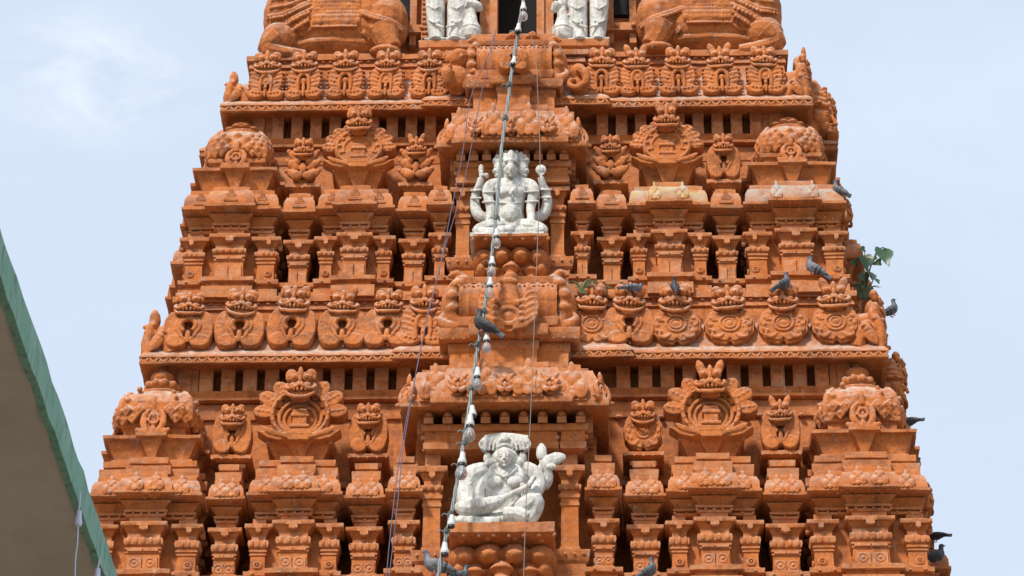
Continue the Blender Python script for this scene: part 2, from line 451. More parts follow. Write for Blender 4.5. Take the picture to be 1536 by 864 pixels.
def fan_panel(v):
    """wide leaf fan round a disc with a little carved shrine, unit wide, about .8 high"""
    k = Mk(); zc = .37
    if v == 0:
        plate(k, oval(0, zc, .33, .36, 36), -.06, .32, .03)
        k.ring((0, -.075, zc), .305, .022, 1.2); k.ring((0, -.07, zc-.02), .21, .020, 1.2, -20, 200)
        for i in range(9): a = R(-20+i*27.5); k.ell((.26*math.cos(a), -.07, zc+.26*math.sin(a)), (.026, .035, .026))
        fans = ((68, .25, .17), (47, .26, .18), (26, .27, .18), (5, .27, .17)); r0 = .24
    else:
        plate(k, oval(0, zc, .34, .37, 40), .04, .32, .02)
        k.ring((0, -.05, zc), .325, .028, 1.9); k.ring((0, 0, zc-.03), .245, .022, 1.2); k.ring((0, .0, zc-.05), .185, .018, 1.2)
        for i in range(22): a = R(i*16.4); k.ell((.325*math.cos(a), -.10, zc+.325*math.sin(a)), (.018, .02, .018), u=8, v=6)
        fans = ((58, .30, .185), (33, .31, .19), (9, .29, .18)); r0 = .265
    for s in (-1, 1):
        for n_, (a, L, w) in enumerate(fans):
            ca = R(a) if s > 0 else R(180-a); c = (r0*math.cos(ca), zc+r0*math.sin(ca)); yy = -.02-.012*(n_ % 2)
            petal(k, c[0], c[1], ca, L, w, yy, .28, .014)
            for q in (.40, .62, .80):
                px_, pz_ = c[0]+L*q*math.cos(ca), c[1]+L*q*math.sin(ca)
                for t in ((-1, 1) if v == 0 else (0,)): k.ell((px_-t*w*.22*math.sin(ca), yy-.004, pz_+t*w*.22*math.cos(ca)), (.020, .022, .020), u=8, v=6)
            if v: k.tube([(c[0]+L*.2*math.cos(ca), yy-.004, c[1]+L*.2*math.sin(ca)), (c[0]+L*.8*math.cos(ca), yy-.004, c[1]+L*.8*math.sin(ca))], [.010, .007], 1, 6)
        # swept leaf at the foot
        for q in range(4):
            k.leaf((s*(.10+.06*q), -.12, .03+.015*q), (s*(.24+.06*q), -.145, .08+.03*q), .07, .05)
        plate(k, [(s*x, z) for x, z in ((.10, .015), (.24, .0), (.36, .035), (.49, .135), (.40, .12), (.28, .085), (.16, .075))], -.11, .2, .012)
    for x in (-.06, 0, .06): k.box((x, -.04, zc-.10), (.040, .12, .12))
    k.box((0, -.05, zc-.03), (.21, .16, .035)); k.box((0, -.045, zc+.005), (.185, .14, .045)); k.box((0, -.04, zc+.045), (.14, .12, .035))
    for x in (-.07, -.035, 0, .035, .07): k.ell((x, -.10, zc+.04), (.014, .025, .018))
    k.box((0, -.05, zc-.18), (.23, .16, .04)); k.box((0, -.06, .10), (.30, .20, .07)); k.box((0, -.06, .03), (.24, .18, .09))
    return carve(k, .0088, 1, 'fan_panel', .3)
FANS = [fan_panel(i) for i in range(2)]

def dome_mesh(v):
    """squarish leaf covered shrine dome, unit wide, base z=0, about .55 high"""
    k = Mk(); prof = [(0, .36), (.06, .45), (.14, .485), (.24, .475), (.33, .43), (.40, .36), (.44, .29), (.455, .30), (.475, .30), (.48, .24)]
    rings = []; n = 40
    for z, r in prof:
        ring = []
        for i in range(n):
            a = 2*math.pi*i/n; e = 2.0/3.6 if r > .3 else .8
            c, s = math.cos(a), math.sin(a)
            ring.append(k.bm.verts.new((r*math.copysign(abs(c)**e, c), r*math.copysign(abs(s)**e, s), z)))
        rings.append(ring)
    for a, b in zip(rings, rings[1:]):
        for j in range(n): k.bm.faces.new((a[j], a[(j+1) % n], b[(j+1) % n], b[j]))
    k.bm.faces.new(rings[0][::-1]); k.bm.faces.new(rings[-1])
    rnd = random.Random(v)
    rows = [(.07, .465, 24), (.13, .485, 24), (.19, .485, 24), (.25, .47, 24), (.31, .435, 24)] if v == 0 else [(.05, .47, 20), (.13, .49, 20)]
    for q, (z, r, m) in enumerate(rows):
        for i in range(m):
            a = 2*math.pi*(i+.5*(q % 2))/m; c, s = math.cos(a), math.sin(a); e = 2/3.6
            p = V((r*math.copysign(abs(c)**e, c), r*math.copysign(abs(s)**e, s), z+rnd.uniform(-.01, .01)))
            o = V((c, s, 0))
            k.box(p, (.05, .082, .082) if v == 0 else (.06, .105, .105), (R(45), 0, a)); k.ell(p+o*.028, (.02, .022, .022), (0, 0, a))
    if v:
        for i in range(46):
            a = rnd.uniform(0, 6.28); z = rnd.uniform(.2, .42); r = .47 if z < .3 else .40; c, s = math.cos(a), math.sin(a); e = 2/3.6
            k.ell((r*math.copysign(abs(c)**e, c), r*math.copysign(abs(s)**e, s), z), rnd.uniform(.022, .04))
    for sx, sy in ((1, 1), (1, -1), (-1, 1), (-1, -1)):   # corner leaves
        k.tube([(sx*.30, sy*.30, .41), (sx*.37, sy*.37, .30), (sx*.40, sy*.40, .16), (sx*.41, sy*.41, .06), (sx*.44, sy*.44, .05)], [.03, .05, .055, .045, .02], 1, 8)
    return carve(k, .0115, 1, 'dome')
DOMES = [dome_mesh(0), dome_mesh(1)]
def niche_leaf(v):
    k = Mk()
    k.ext([(-.30, 0), (.30, 0), (.34, .4), (.2, .8), (0, 1.0), (-.2, .8), (-.34, .4)], -.05, .2)
    for s in (-1, 1):
        k.tube([(s*.12, -.06, .88), (s*.30, -.08, .66), (s*.32, -.12, .36), (s*.18, -.12, .10)], [.05, .10, .12, .09], 1, 8)
        k.leaf((s*.1, -.1, .08), (s*.56, -.14, .14), .2, .18); k.ell((s*.5, -.13, .16), (.09, .08, .06))
    k.ring((0, -.13, .5), .15, .05, 1.2); k.ell((0, -.08, .48), (.07, .07, .1)); k.leaf((0, -.08, .8), (0, -.1, 1.25), .22, .18)
    k.leaf((0, -.1, .3), (0, -.12, -.05), .2, .16)
    return carve(k, .02, 1, 'niche_leaf')
NLEAF = niche_leaf(0)
def trefoil(v):
    k = Mk(); k.ext([(-.5, 0), (.5, 0), (.42, .5), (0, .75), (-.42, .5)], 0, .3)
    for s in (-1, 1):
        k.ell((s*.30, -.08, .28), (.25, .16, .27)); k.ell((s*.30, -.22, .28), (.12, .07, .13)); k.ell((s*.16, -.12, .62), (.15, .12, .14))
    k.ell((0, -.10, .52), (.2, .16, .2)); k.ell((0, -.12, .12), (.16, .12, .12)); k.leaf((0, -.1, .6), (0, -.12, 1.02), .26, .22); k.ring((0, -.16, .40), .14, .05, 1)
    return carve(k, .024, 1, 'trefoil')
TREF = trefoil(0)
def corner_bird():
    k = Mk()
    k.tube([(-.10, 0, 0), (-.16, -.02, .35), (-.10, -.04, .72), (0, -.03, .88)], [.20, .17, .14, .10], 1.2, 10)
    k.tube([(.42, 0, .1), (.30, -.02, .45), (.08, -.04, .70)], [.22, .20, .14], 1.2, 10)
    k.leaf((-.02, 0, .78), (-.04, -.02, 1.22), .30, .26); k.leaf((-.1, -.03, .80), (-.32, -.04, .78), .14, .14)
    k.leaf((.24, -.22, .58), (-.06, -.26, .10), .30, .14); k.ell((-.02, -.17, .78), .05)
    for i in range(7): k.ell((-.22-.02*math.sin(i), -.12, .08+.09*i), (.06, .07, .035))
    for i in range(4): k.ell((.06+.07*i, -.28, .28+.09*i), (.06, .05, .03), (0, .6, 0))
    return carve(k, .022, 1, 'corner_bird')
CBIRD = corner_bird()
def finial():
    k = Mk(); k.lathe([(.22, 0), (.30, .06), (.24, .14), (.5, .26), (.55, .36), (.46, .46), (.34, .50), (.42, .62), (.40, .74), (.2, .80), (.12, 1.0)], n=20)
    for i in range(10): a = i*.628; k.ell((.5*math.cos(a), .5*math.sin(a), .36), (.13, .13, .12))
    return carve(k, .03, 1, 'finial')
FINIAL = finial()
def profile_head():
    """tall crowned face, front is -y, unit tall"""
    k = Mk()
    k.ell((0, 0, .30), (.17, .19, .22)).ell((0, -.08, .16), (.11, .12, .11)).ell((0, -.17, .085), (.055, .06, .05))
    k.leaf((0, -.17, .36), (0, -.29, .20), .10, .09); k.ell((0, -.265, .205), (.045, .04, .03)); k.ell((0, -.205, .135), (.06, .03, .016)); k.ell((0, -.195, .112), (.055, .03, .016))
    for s in (-1, 1): k.ell((s*.075, -.155, .31), (.05, .04, .025)); k.ell((s*.08, -.15, .35), (.06, .05, .018)); k.ell((s*.17, .0, .26), (.03, .06, .1))
    k.lathe([(.20, .42), (.22, .46), (.19, .50), (.20, .56), (.16, .62), (.17, .68), (.12, .76), (.10, .86), (.04, .98), (.01, 1.0)], (0, .02, 0))
    for i in range(9): a = i*.7; k.ell((.21*math.cos(a), .02+.21*math.sin(a), .47), .035)
    for i in range(14): k.ell((.15*math.cos(i*2.1), .02+.17*math.sin(i*2.1), .54+.022*i), .04)
    k.ell((0, .15, .2), (.2, .2, .25))
    return carve(k, .013, 1, 'profile_face')
PHEAD = profile_head()
def scroll_end():
    """bulging ribbed end arch of the barrel roof, bottom at z=0, unit tall, left side"""
    k = Mk()
    k.tube([(.12, 0, .02), (-.10, 0, .16), (-.16, 0, .50), (-.05, 0, .82), (.14, 0, .97)], [.14, .17, .18, .17, .10], 1.6, 12)
    k.tube([(.20, 0, .10), (.14, 0, .35), (.14, 0, .6), (.22, 0, .88)], [.10, .12, .12, .08], 2.4, 10)
    for s in (.04, .10): k.tube([(.30, -.2, .08), (.22+s*0, -.3, .3), (.20, -.3, .6), (.28, -.2, .90)], .035, 1, 8)
    k.tube([(-.05, -.18, .06), (-.24, -.16, .05), (-.36, -.10, .18), (-.30, -.08, .30)], [.09, .10, .07, .04], 1, 10)
    k.ell((-.16, -.2, .34), (.13, .12, .10)).ell((-.17, -.2, .56), (.13, .12, .12)).ell((-.10, -.2, .78), (.12, .12, .10))
    k.tube([(.1, -.05, .95), (-.08, -.05, 1.06), (-.22, -.05, 1.0)], [.09, .08, .03], 1, 8)
    k.leaf((.16, -.1, .92), (.34, -.14, .78), .2, .16)
    return carve(k, .02, 1, 'scroll_end')
SCROLL = scroll_end()
def lotus_pedestal(w, h, d):
    """bulging lotus bracket: wide drooping petals over a row of bells, x centred, top at z=0, hangs down h"""
    k = Mk(); r = w/2
    k.tube([(-r*.72, d*.2, -h*.30), (0, d*.10, -h*.30), (r*.72, d*.2, -h*.30)], h*.30, .9, 14)
    k.tube([(-r*.56, d*.2, -h*.62), (0, d*.12, -h*.62), (r*.56, d*.2, -h*.62)], h*.34, .9, 12)
    for i, x in enumerate((-.76, -.26, .26, .76)):
        k.ell((x*r, -d*.02+abs(x)*.14*d, -h*.20), (r*.36, d*.38, h*.25)); k.ell((x*r, -d*.30+abs(x)*.14*d, -h*.30), (r*.20, d*.18, h*.12))
        k.ell((x*r*1.05, -d*.43+abs(x)*.10*d, -h*.04), (r*.07, r*.07, r*.05))
        k.ring((x*r, -d*.44+abs(x)*.14*d, -h*.22), r*.16, r*.014, 1, 200, 340)
    for i, x in enumerate((-.55, 0, .55)):
        y = -d*.24+abs(x)*.22*d
        k.lathe([(r*.03, -h*.34), (r*.10, -h*.40), (r*.25, -h*.50), (r*.26, -h*.54), (r*.20, -h*.56), (r*.155, -h*.60), (r*.15, -h*.66), (r*.21, -h*.69), (r*.25, -h*.76), (r*.22, -h*.84), (r*.14, -h*.94), (r*.10, -h)], (x*r, y, 0), 20)
    for s in (-1, 1):
        k.ell((s*r*.86, 0, -h*.50), (r*.18, d*.3, h*.16)); k.tube([(s*r*.6, -.08*d, -h*.74), (s*r*.98, -.08*d, -h*.84), (s*r*1.3, -.05*d, -h*.78)], [h*.10, h*.09, h*.03], 1, 8)
    return carve(k, .011*w, 3, 'lotus_pedestal', .4)
# ------------------------------------------------------------------ the tower
TL = V((0, 2.75, GZ)); YB = 5.5
tower = root('temple_tower', TL, 'tall stepped orange temple tower covered in carved lion faces, shrines and pilasters', 'tower')
def W(p): return V(p)-TL
def zr(py, Y, px=420): return at(px, py, Y).z
class Tier: pass
def tier(px, Yw, P, rows):
    t = Tier(); t.Yw, t.P = Yw, P
    for n, (py, Y) in rows.items(): setattr(t, n, at(px, py, Y).z)
    t.zb = t.pb; return t
TA = tier(430, .30, -.33, dict(pb=(892, -.45), pt=(855, -.45), rb=(819, -.40), rt=(804, -.42), ab=(799, -.40), at=(781, -.46), eb=(773, -.42), k0=(742, -.52), k1=(719, -.36), s1=(705, -.30), s2=(692, -.27)))
TB = tier(480, .95, .44, dict(pb=(447, .30), pt=(417, .32), rb=(381, .37), rt=(372, .36), ab=(367, .37), at=(350, .31), eb=(344, .36), k0=(314, .27), k1=(291, .42), s1=(288, .44), s2=(286, .45)))

def add_pilaster(T, parent, w, x, y, rot=0, wide=False, mat=TERRA, ros=True):
    """one pilaster: shaft, ringed neck, scalloped cushion, flared capital, drop bracket"""
    k = Mk(); b = T.pt; h = T.rb-b; e = T.rb-b; r = T.rt-b; a0 = T.ab-b; a1 = T.at-b; eb = T.eb-b
    pl = plan(w/2, 0, .22)
    loft(k, pl, [(-.01, .014), (.05, .014), (.055, 0), (h*.74, -.004), (h*.75, .010), (h*.80, .010), (h*.81, .0), (h*.87, .0), (h*.88, .016), (h*.94, .018), (h*.95, .002), (h+.01, 0)], .06, .003)
    m = (e+r)/2; d = (r-e)/2
    loft(k, pl, [(m-d, -.01), (m-d*.7, .024), (m, .034), (m+d*.7, .024), (m+d, -.01)], .05, .006)
    nb = max(3, int(w/.07))
    for i in range(nb): k.ell((-w/2-.02+(w+.04)*(i+.5)/nb, -.028, m), (w/nb*.40, .022, d*.85), u=8, v=6)
    loft(k, pl, [(r-.01, -.008), (a0+.005, -.004)], .06, .003)
    H = a1-a0
    loft(k, pl, [(a0, -.01), (a0+H*.10, .004), (a0+H*.55, .044), (a0+H*.56, .066), (a0+H*.62, .072), (a0+H*.95, .074), (a1, .066), (a1+.001, 0)], .05, .005)
    for s in (-1, 1): k.ell((s*(w/2+.05), -.05, a0+H*.72), (.030, .030, .026), u=8, v=6)
    loft(k, plan(w/2-.012, .012, .22), [(a1-.01, 0), (eb+.012, 0)], .06, .004)
    bw = min(.10, w*.34)
    k.box((0, -.045, a0+H*.72), (bw*1.7, .06, H*.34)); k.box((0, -.055, a0+H*.42), (bw, .06, H*.55))
    k.ell((0, -.06, a0+H*.12), (bw*.4, .03, H*.14), u=8, v=6)
    if wide:
        for s in (-1, 1):
            k.box((s*w*.235, -.006, h*.30), (w*.42, .02, h*.52))
            k.box((s*w*.235, -.018, h*.84), (w*.44, .02, h*.10))
    if ros:
        for xx in ((-w*.235, w*.235) if wide else (0,)):
            q = min(.05, w*.2); k.ring((xx, -.014, h*.36), q, .012); k.ell((xx, -.014, h*.36), (q*.45, .016, q*.45), u=8, v=6)
            k.tube([(xx-q*1.3, -.008, h*.36+q*.6), (xx-q, -.01, h*.36-q), (xx+q, -.01, h*.36-q), (xx+q*1.3, -.008, h*.36+q*.6)], .010, 1, 6, False, 3)
    return ob('pilaster', k.mesh('pilaster'), mat, parent, (x, y, T.pt-T.zb), (0, 0, rot))

def beads(k, x0, x1, y, z, step, r, sq=1.0):
    n = max(1, int((x1-x0)/step))
    for i in range(n+1):
        k.ell((x0+(x1-x0)*i/max(1, n), y, z+random.uniform(-.15, .15)*r), (r*random.uniform(.8, 1.15), r*.8, r*sq), u=6, v=5)

def eave(T, parent, hwP, yP, y1, front, side=(), mat=TERRA, nas=(), z0=None, z1=None, o=.105, nw=.16):
    yP = yP-.10
    """flared kapota eave with drip lip and little leaf gables"""
    z0 = (T.k0 if z0 is None else z0)-T.zb; z1 = (T.k1 if z1 is None else z1)-T.zb; h = z1-z0
    k = Mk(); pl = plan(hwP, yP, y1, front, side)
    loft(k, pl, [(z0-.012, o-.10), (z0-.016, o-.025, .007), (z0-.004, o, .008), (z0+.03, o+.002, .008), (z0+.036, o-.022), (z0+h*.50, o-.032), (z0+h*.76, o-.062), (z0+h*.78, o-.085), (z1, o-.09), (z1+.003, o-.125), (z1+.03, o-.13), (z1+.034, o-.17), (z1+.04, o-.30)], .045, .006)
    for (xa, xb, p) in list(front)+[(-hwP, hwP, 0)]:
        beads(k, xa-o*.6, xb+o*.6, yP-p-o+.045, z0-.018, .10, .016, .7)
    if not nas:
        for (xa, xb, p) in list(front)+[(-hwP, hwP, 0)]*(not front):
            for xm in [(xa+xb)/2]+([-hwP*.75, hwP*.75] if front else []): k.box((xm, yP-(p if abs(xm) < hwP*.5 else 0)-o+.032, z0+h*.50), (.11, .03, .05), (.3, 0, 0)); k.box((xm, yP-(p if abs(xm) < hwP*.5 else 0)-o+.022, z0+h*.28), (.17, .03, .03), (.2, 0, 0)); k.box((xm, yP-(p if abs(xm) < hwP*.5 else 0)-o+.045, z0+h*.70), (.05, .03, .05), (.4, 0, 0))
            pass
    e = ob('eave', k.mesh('eave'), mat, parent)
    for (x, y, s) in nas:
        ob('leaf_gable', TREF, mat, parent, (x, y, z0+.012), (R(-16), 0, random.uniform(-.05, .05)), (s, s*.62, h*1.02))
    return e

def shrine(T, kind, xpx, wpx, variant=0, set_=0., rot=0, loc=None, mat=TERRA, emat=None, med=0, face=0, hw=None, nas=True):
    """a miniature shrine of the tier: stepped body, eave, pilasters and its own crowning ornament"""
    yP = T.P-T.Yw+set_
    zmid = 740 if T is TA else 310
    if loc is None:
        xc = (at(xpx-wpx/2, zmid, T.P+set_-.15).x+at(xpx+wpx/2, zmid, T.P+set_-.15).x)/2
        loc = (xc, T.Yw, T.zb)
    s = mpp(xpx if xpx else 768, zmid, T.P)
    if hw is None: hw = wpx*s/2
    hwP = hw-.10
    Z = lambda n: getattr(T, n)-T.zb
    body = Mk()
    corner = kind == 'corner'; fan = kind == 'fan'
    y1 = yP+2*hwP if corner else .55
    front = []
    if corner: front = [(-hwP*.42, hwP*.42, .09)]
    if fan: front = [(-hwP*.44, hwP*.44, .09)]
    side = [(yP+hwP*.58, yP+hwP*1.42, .06)] if corner else ()
    pl = plan(hwP, yP, y1, front, side)
    # plinth, recessed wall, entablature, crowning steps
    loft(body, pl, [(0, .10), (Z('pt')-.14, .10), (Z('pt')-.13, .05), (Z('pt')-.075, .05), (Z('pt')-.065, .105, .008), (Z('pt')-.01, .11, .008), (Z('pt'), .08)], .06, .005)
    beads(body, -hwP, hwP, yP-.12, Z('pt')-.045, .17, .022, .8)
    ins = .11 if (fan or corner) else .05
    loft(body, plan(hwP-ins, yP+ins*.95, y1-(ins if corner else 0)), [(Z('pt')-.02, 0), (Z('eb')+.02, 0)], .12, .004)
    loft(body, pl, [(Z('eb')-.002, -.06), (Z('eb')+.002, .0)]+[(Z('eb')+(Z('k0')-Z('eb'))*u, q) for u, q in ((.15, .004), (.16, -.03), (.24, -.03), (.25, .016), (.38, .020), (.39, -.012), (.47, -.010), (.70, .025), (.84, .062), (.85, .035), (.92, .04), (.93, .075))]+[(Z('k0')+.02, .08)], .06, .004)
    beads(body, -hwP, hwP, yP-.006, Z('eb')+.03, .12, .017)
    for (xa, xb, p) in front: beads(body, xa, xb, yP-p-.008, Z('eb')+.03, .09, .02)
    if T is TA:
        loft(body, pl, [(Z('k1')-.02, -.03), (Z('k1')+.03, -.03), (Z('k1')+.04, .025, .005), (Z('s1')-.005, .03, .005), (Z('s1'), .0), (Z('s1')+.004, -.03), (Z('s1')+.04, -.035), (Z('s1')+.045, -.01, .005), (Z('s2')-.01, -.005, .005), (Z('s2'), -.04), (Z('s2')+.01, -.15)], .05, .006)
    nm = 'corner_shrine' if corner else 'miniature_shrine' if fan else 'slender_shrine'
    b = ob(nm, body.mesh(nm), mat, tower, W(loc), (0, 0, rot))
    em = emat or TERRA_W
    o = .105; zk = Z('k0')
    nasl = []
    if nas and T is TA:
        q = [(-.22, .06), (.22, .06)] if not front else []
        if front:
            c = hwP*.42; nasl = [(-c*.5, yP-.09-.10-o+.0, .19), (c*.5, yP-.09-.10-o+.0, .19), (-(hwP+.03+c)/2, yP-.10-o+.0, .18), ((hwP+.03+c)/2, yP-.10-o+.0, .18)]
        else: nasl = [(-hwP*.55, yP-.10-o+.0, .17), (hwP*.55, yP-.10-o+.0, .17)]
    elif nas and emat is not None and front:
        c = hwP*.42; nasl = [(-c, yP-.09-.10-o+.0, .13), (c, yP-.09-.10-o+.0, .13)]
    eave(T, b, hwP, yP, y1, front, side, em, nasl)
    # pilasters
    if fan or corner:
        wc = hwP*.44*2*(.80 if corner else .86); ws = .175 if T is TA else .15
        add_pilaster(T, b, wc, 0, yP-.09+.005, 0, True, mat, T is TA)
        for sx in (-1, 1): add_pilaster(T, b, ws, sx*(hwP-ws/2+.045), yP+.006, 0, False, mat)
        if corner:
            for sx in (-1, 1):
                for yy in (ws*.5, hwP, 2*hwP-ws): add_pilaster(T, b, ws, sx*(hwP+.045), yP+yy, sx*math.pi/2, False, mat)
    else:
        add_pilaster(T, b, hwP*2-.0, 0, yP+.004, 0, True, mat, T is TA)
    # crowning ornament
    top = Z('s2'); 
    if fan:
        fw, fh, yF = (1.02, 1.0, -.24) if T is TA else (.93, .87, .52)
        z0 = (zr(664, -.22) if T is TA else zr(255, .52))-T.zb
        yl = yF-T.Yw
        k = Mk(); loft(k, plan(hwP*.84, yl+.04, .2, [(-.16, .16, .07)]), [(top-.10, -.14), (top+.01, -.13), (top+.02, -.10), (top+.05, -.10), (top+.055, -.13), (top+.07, -.13), (z0-.01, -.02), (z0+.0, .01), (z0+.05, .012), (z0+.055, -.05)], .05, .006)
        beads(k, -hwP*.8, hwP*.8, yl+.03, z0+.0, .13, .018)
        ob('pedestal', k.mesh('pedestal'), mat, b)
        f = ob('fan_panel', FANS[variant], mat, b, (0, yl, z0-.01), (R(-4), 0, 0), (fw, .62, fh))
        zf = (zr(601, -.26) if T is TA else zr(203, .5))-T.zb
        ob('lion_face', FACES[face], mat, b, (0, yl-.06, zf), (R(-2), 0, random.uniform(-.06, .06)), (.40, .36, .46) if T is TA else (.35, .34, .43))
        k = Mk(); k.box((0, yl+.16, (z0+zf)/2+.2), (.20, .2, zf-z0)); loft(k, plan(hwP*.6, yl+.16, .3), [(z0, 0), (z0+.5, 0)], .2)
        ob('backing', k.mesh('backing'), mat, b)
    elif kind == 'plain': pass
    elif corner:
        sc = (1.03 if T is TA else .86); yc = yP+hwP
        zf1 = (zr(656, -.30) if T is TA else zr(256, .47))-T.zb
        k = Mk(); pw = hwP*.94; q = plan(pw, yc-pw, yc+pw, [(-.13, .13, .07)], [(yc-.13, yc+.13, .07)])
        loft(k, q, [(top-.12, -.10), (top+.01, -.09), (top+.02, -.05), (top+.05, -.05), (top+.055, -.085), (top+.075, -.085), (zf1-.03, .0), (zf1-.02, .05, .01), (zf1+.02, .055, .01), (zf1+.035, .0), (zf1+.05, -.1)], .05, .006)
        zd = (zr(634, -.2) if T is TA else zr(240, .58))-T.zb
        loft(k, plan(pw-.14, yc-pw+.14, yc+pw-.14), [(zf1, 0), (zf1+.05, 0), (zf1+.06, -.02), (zd-.03, -.02), (zd-.02, .02), (zd+.03, .03)], .06, .006)
        ob('pedestal', k.mesh('pedestal'), em, b)
        zt = (zr(583, -.05) if T is TA else zr(196, .75))-T.zb
        dm = ob('dome', DOMES[variant], TERRA_W, b, (0, yc, zd), (0, 0, 0), (sc, sc, (zt-zd)/.47))
        fs = .36
        ob('finial', FINIAL, mat, b, (0, yc, zt), (0, 0, 0), (.36, .36, .44) if T is TA else (.38, .38, .24))
        for (x, y, r) in ((0, yc-pw*.98, 0), (pw*.98, yc, math.pi/2), (-pw*.98, yc, -math.pi/2)):
            ob('niche_leaf', NLEAF, mat, b, (x, y, zf1+.03), (R(-8), 0, r), (.36, .30, .46) if T is TA else (.32, .28, .36))
    else:
        zb_, zt_ = ((zr(679, -.14), zr(622, -.14)) if T is TA else (zr(273, .58), zr(226, .58)))
        zb_ -= T.zb; zt_ -= T.zb; yl = (-.10 if T is TA else .62)-T.Yw
        k = Mk(); pw = (.22 if T is TA else .20)
        loft(k, plan(pw, yl+.02, .2), [(top-.2, -.10), (top+.04, -.09), (top+.05, -.06), (top+.10, -.06), (top+.105, -.09), (top+.12, -.09), (zb_-.05, -.01), (zb_-.045, .02), (zb_, .022), (zb_+.01, -.05)], .05, .006)
        beads(k, -pw, pw, yl, zb_-.05, .1, .018)
        ob('pedestal', k.mesh('pedestal'), mat, b)
        mw = .47 if T is TA else .43
        ob('medallion', SMEDS[med], mat, b, (0, yl+.02, zb_-.02), (R(-3), 0, random.uniform(-.04, .04)), (mw, .40, (zt_-zb_)*1.16))
        zf = (zr(637, -.2) if T is TA else zr(235, .55))-T.zb
        ob('lion_face', FACES[face], mat, b, (0, yl-.03, zf), (R(-2), 0, random.uniform(-.06, .06)), (.31, .30, .36) if T is TA else (.27, .28, .34))
    return b

# x centre, width of the eave in the photo survey
shrine(TA, 'corner', 219, 168, 1)
shrine(TA, 'slender', 339, 58, set_=.10, med=1, face=0)
shrine(TA, 'fan', 442, 142, 1, face=3)
shrine(TA, 'slender', 547, 62, set_=.10, med=2, face=4)
shrine(TA, 'slender', 967, 62, set_=.10, med=3, face=1)
shrine(TA, 'fan', 1071, 142, 1, face=2, emat=TERRA_W)
shrine(TA, 'slender', 1177, 66, set_=.10, med=1, face=2)
shrine(TA, 'corner', 1303, 180, 1, emat=TERRA_W)
shrine(TB, 'corner', 347, 146, 0)
shrine(TB, 'slender', 449, 52, set_=.08, med=0, face=0, nas=False)
shrine(TB, 'fan', 533, 117, 0, face=0)
shrine(TB, 'slender', 621, 52, set_=.08, med=0, face=2, nas=False)
shrine(TB, 'slender', 917, 50, set_=.08, med=0, face=4, nas=False)
shrine(TB, 'fan', 1003, 122, 0, face=2, emat=TERRA_Y)
shrine(TB, 'slender', 1089, 50, set_=.08, med=1, face=0)
shrine(TB, 'corner', 1192, 152, 0, emat=TERRA_G)

# ---- core walls, cornices, dentils
HA, HB = 4.5, 3.8
ZL2 = 0.0
ZL1 = (at(327, 166, .7).z+at(1218, 158, .7).z)/2
def side_iv(p=.38): return [(1.75, 3.75, p)]
def core(name, hw, y0, z0, z1, fr=(), sd=()):
    k = Mk(); loft(k, plan(hw, y0, YB-y0, fr, sd), [(z0, 0), (z1, 0)], .3, .006)
    return ob(name, k.mesh(name, 30), TERRA, tower, W((0, 0, 0)))
def storey(T, hw, zd):
    y = T.Yw
    core('wall', hw-.5, y+.55, T.pb-.3, T.k1, [(-1.1, 1.1, .5)], side_iv(.6))
    core('wall', hw-.02, y+.12, T.k1-.06, zd, (), side_iv(.4))
    k = Mk(); pl = plan(hw, y-.02, YB-y+.02, (), side_iv(.45)); z = T.k0
    loft(k, pl, [(z-.05, -.3), (z-.04, -.1), (z+.02, -.06), (z+.12, -.05), (z+.13, -.02, .008), (z+.20, -.02, .008), (z+.21, -.1), (T.s2-.06, -.1), (T.s2-.05, -.04), (T.s2+.03, -.05), (T.s2+.04, -.2)], .09, .007)
    ob('string_course', k.mesh('string_course', 32), TERRA_W, tower, W((0, 0, 0)))
storey(TA, 4.0, at(480, 606, .4).z)
storey(TB, 3.30, at(480, 226, 1.05).z)

def cornice(z, hw, y0, ztop, sl, cw, mid=.30):
    """eave slab of a storey: flat soffit, patterned fillet, sloping hood, dark groove and top slab"""
    k = Mk(); pl = plan(hw, y0, YB-y0, [(-cw, cw, .07)], side_iv())
    ht = ztop-z
    loft(k, pl, [(z+.18, -.85), (z+.16, -.80), (z+.03, -.09), (z+.002, -.05), (z, -.0, .007), (z+.018, .004, .006), (z+.02, -.016), (z+.082, -.016), (z+.084, .002, .006), (z+.11, 0), (z+.16, -.035), (z+.24, -.11), (z+ht*.48, -.19), (z+ht*.62, -sl-.03), (ztop-.19, -sl-.05), (ztop-.18, -sl-.02), (ztop-.085, -sl-.04), (ztop-.08, -sl+.01, .007), (ztop-.005, -sl+.012, .007), (ztop, -sl-.03), (ztop+.002, -sl-.7)], .07, .006)
    # pierced zigzag of the fillet
    for (xa, xb, y) in ((-hw, -cw, y0), (-cw, cw, y0-.07), (cw, hw, y0)):
        n = int((xb-xa)/.058); ph = (xb-xa)/n
        for i in range(n):
            x = xa+ph*(i+.5); k.box((x, y+.012, z+.051), (.022, .016, .085), (0, R(38 if i % 2 else -38), 0))
    for s in (-1, 1):
        n = int((YB-2*y0)/.06)
        for i in range(n):
            yy = y0+.06*(i+.5)
            if 1.72 < yy < 3.78: continue
            k.box((s*(hw-.012), yy, z+.051), (.016, .022, .085), (R(38 if i % 2 else -38), 0, 0))
    for i in range(70): # loose chips and bead drops beneath the top slab
        x = -hw+sl+.1+(2*hw-2*sl-.2)*i/69; k.ell((x, y0+sl+.03, ztop-.10), (.035, .03, .016), u=6, v=5)
    return ob('cornice', k.mesh('cornice', 32), TERRA_W, tower, W((0, 0, 0)))
ZT2 = at(480, 442, .30).z; ZT1 = at(480, 84, 1.0).z
cornice(ZL2, HA, 0, ZT2, .32, 1.45)
cornice(ZL1, HB, .70, ZT1, .28, 1.20)

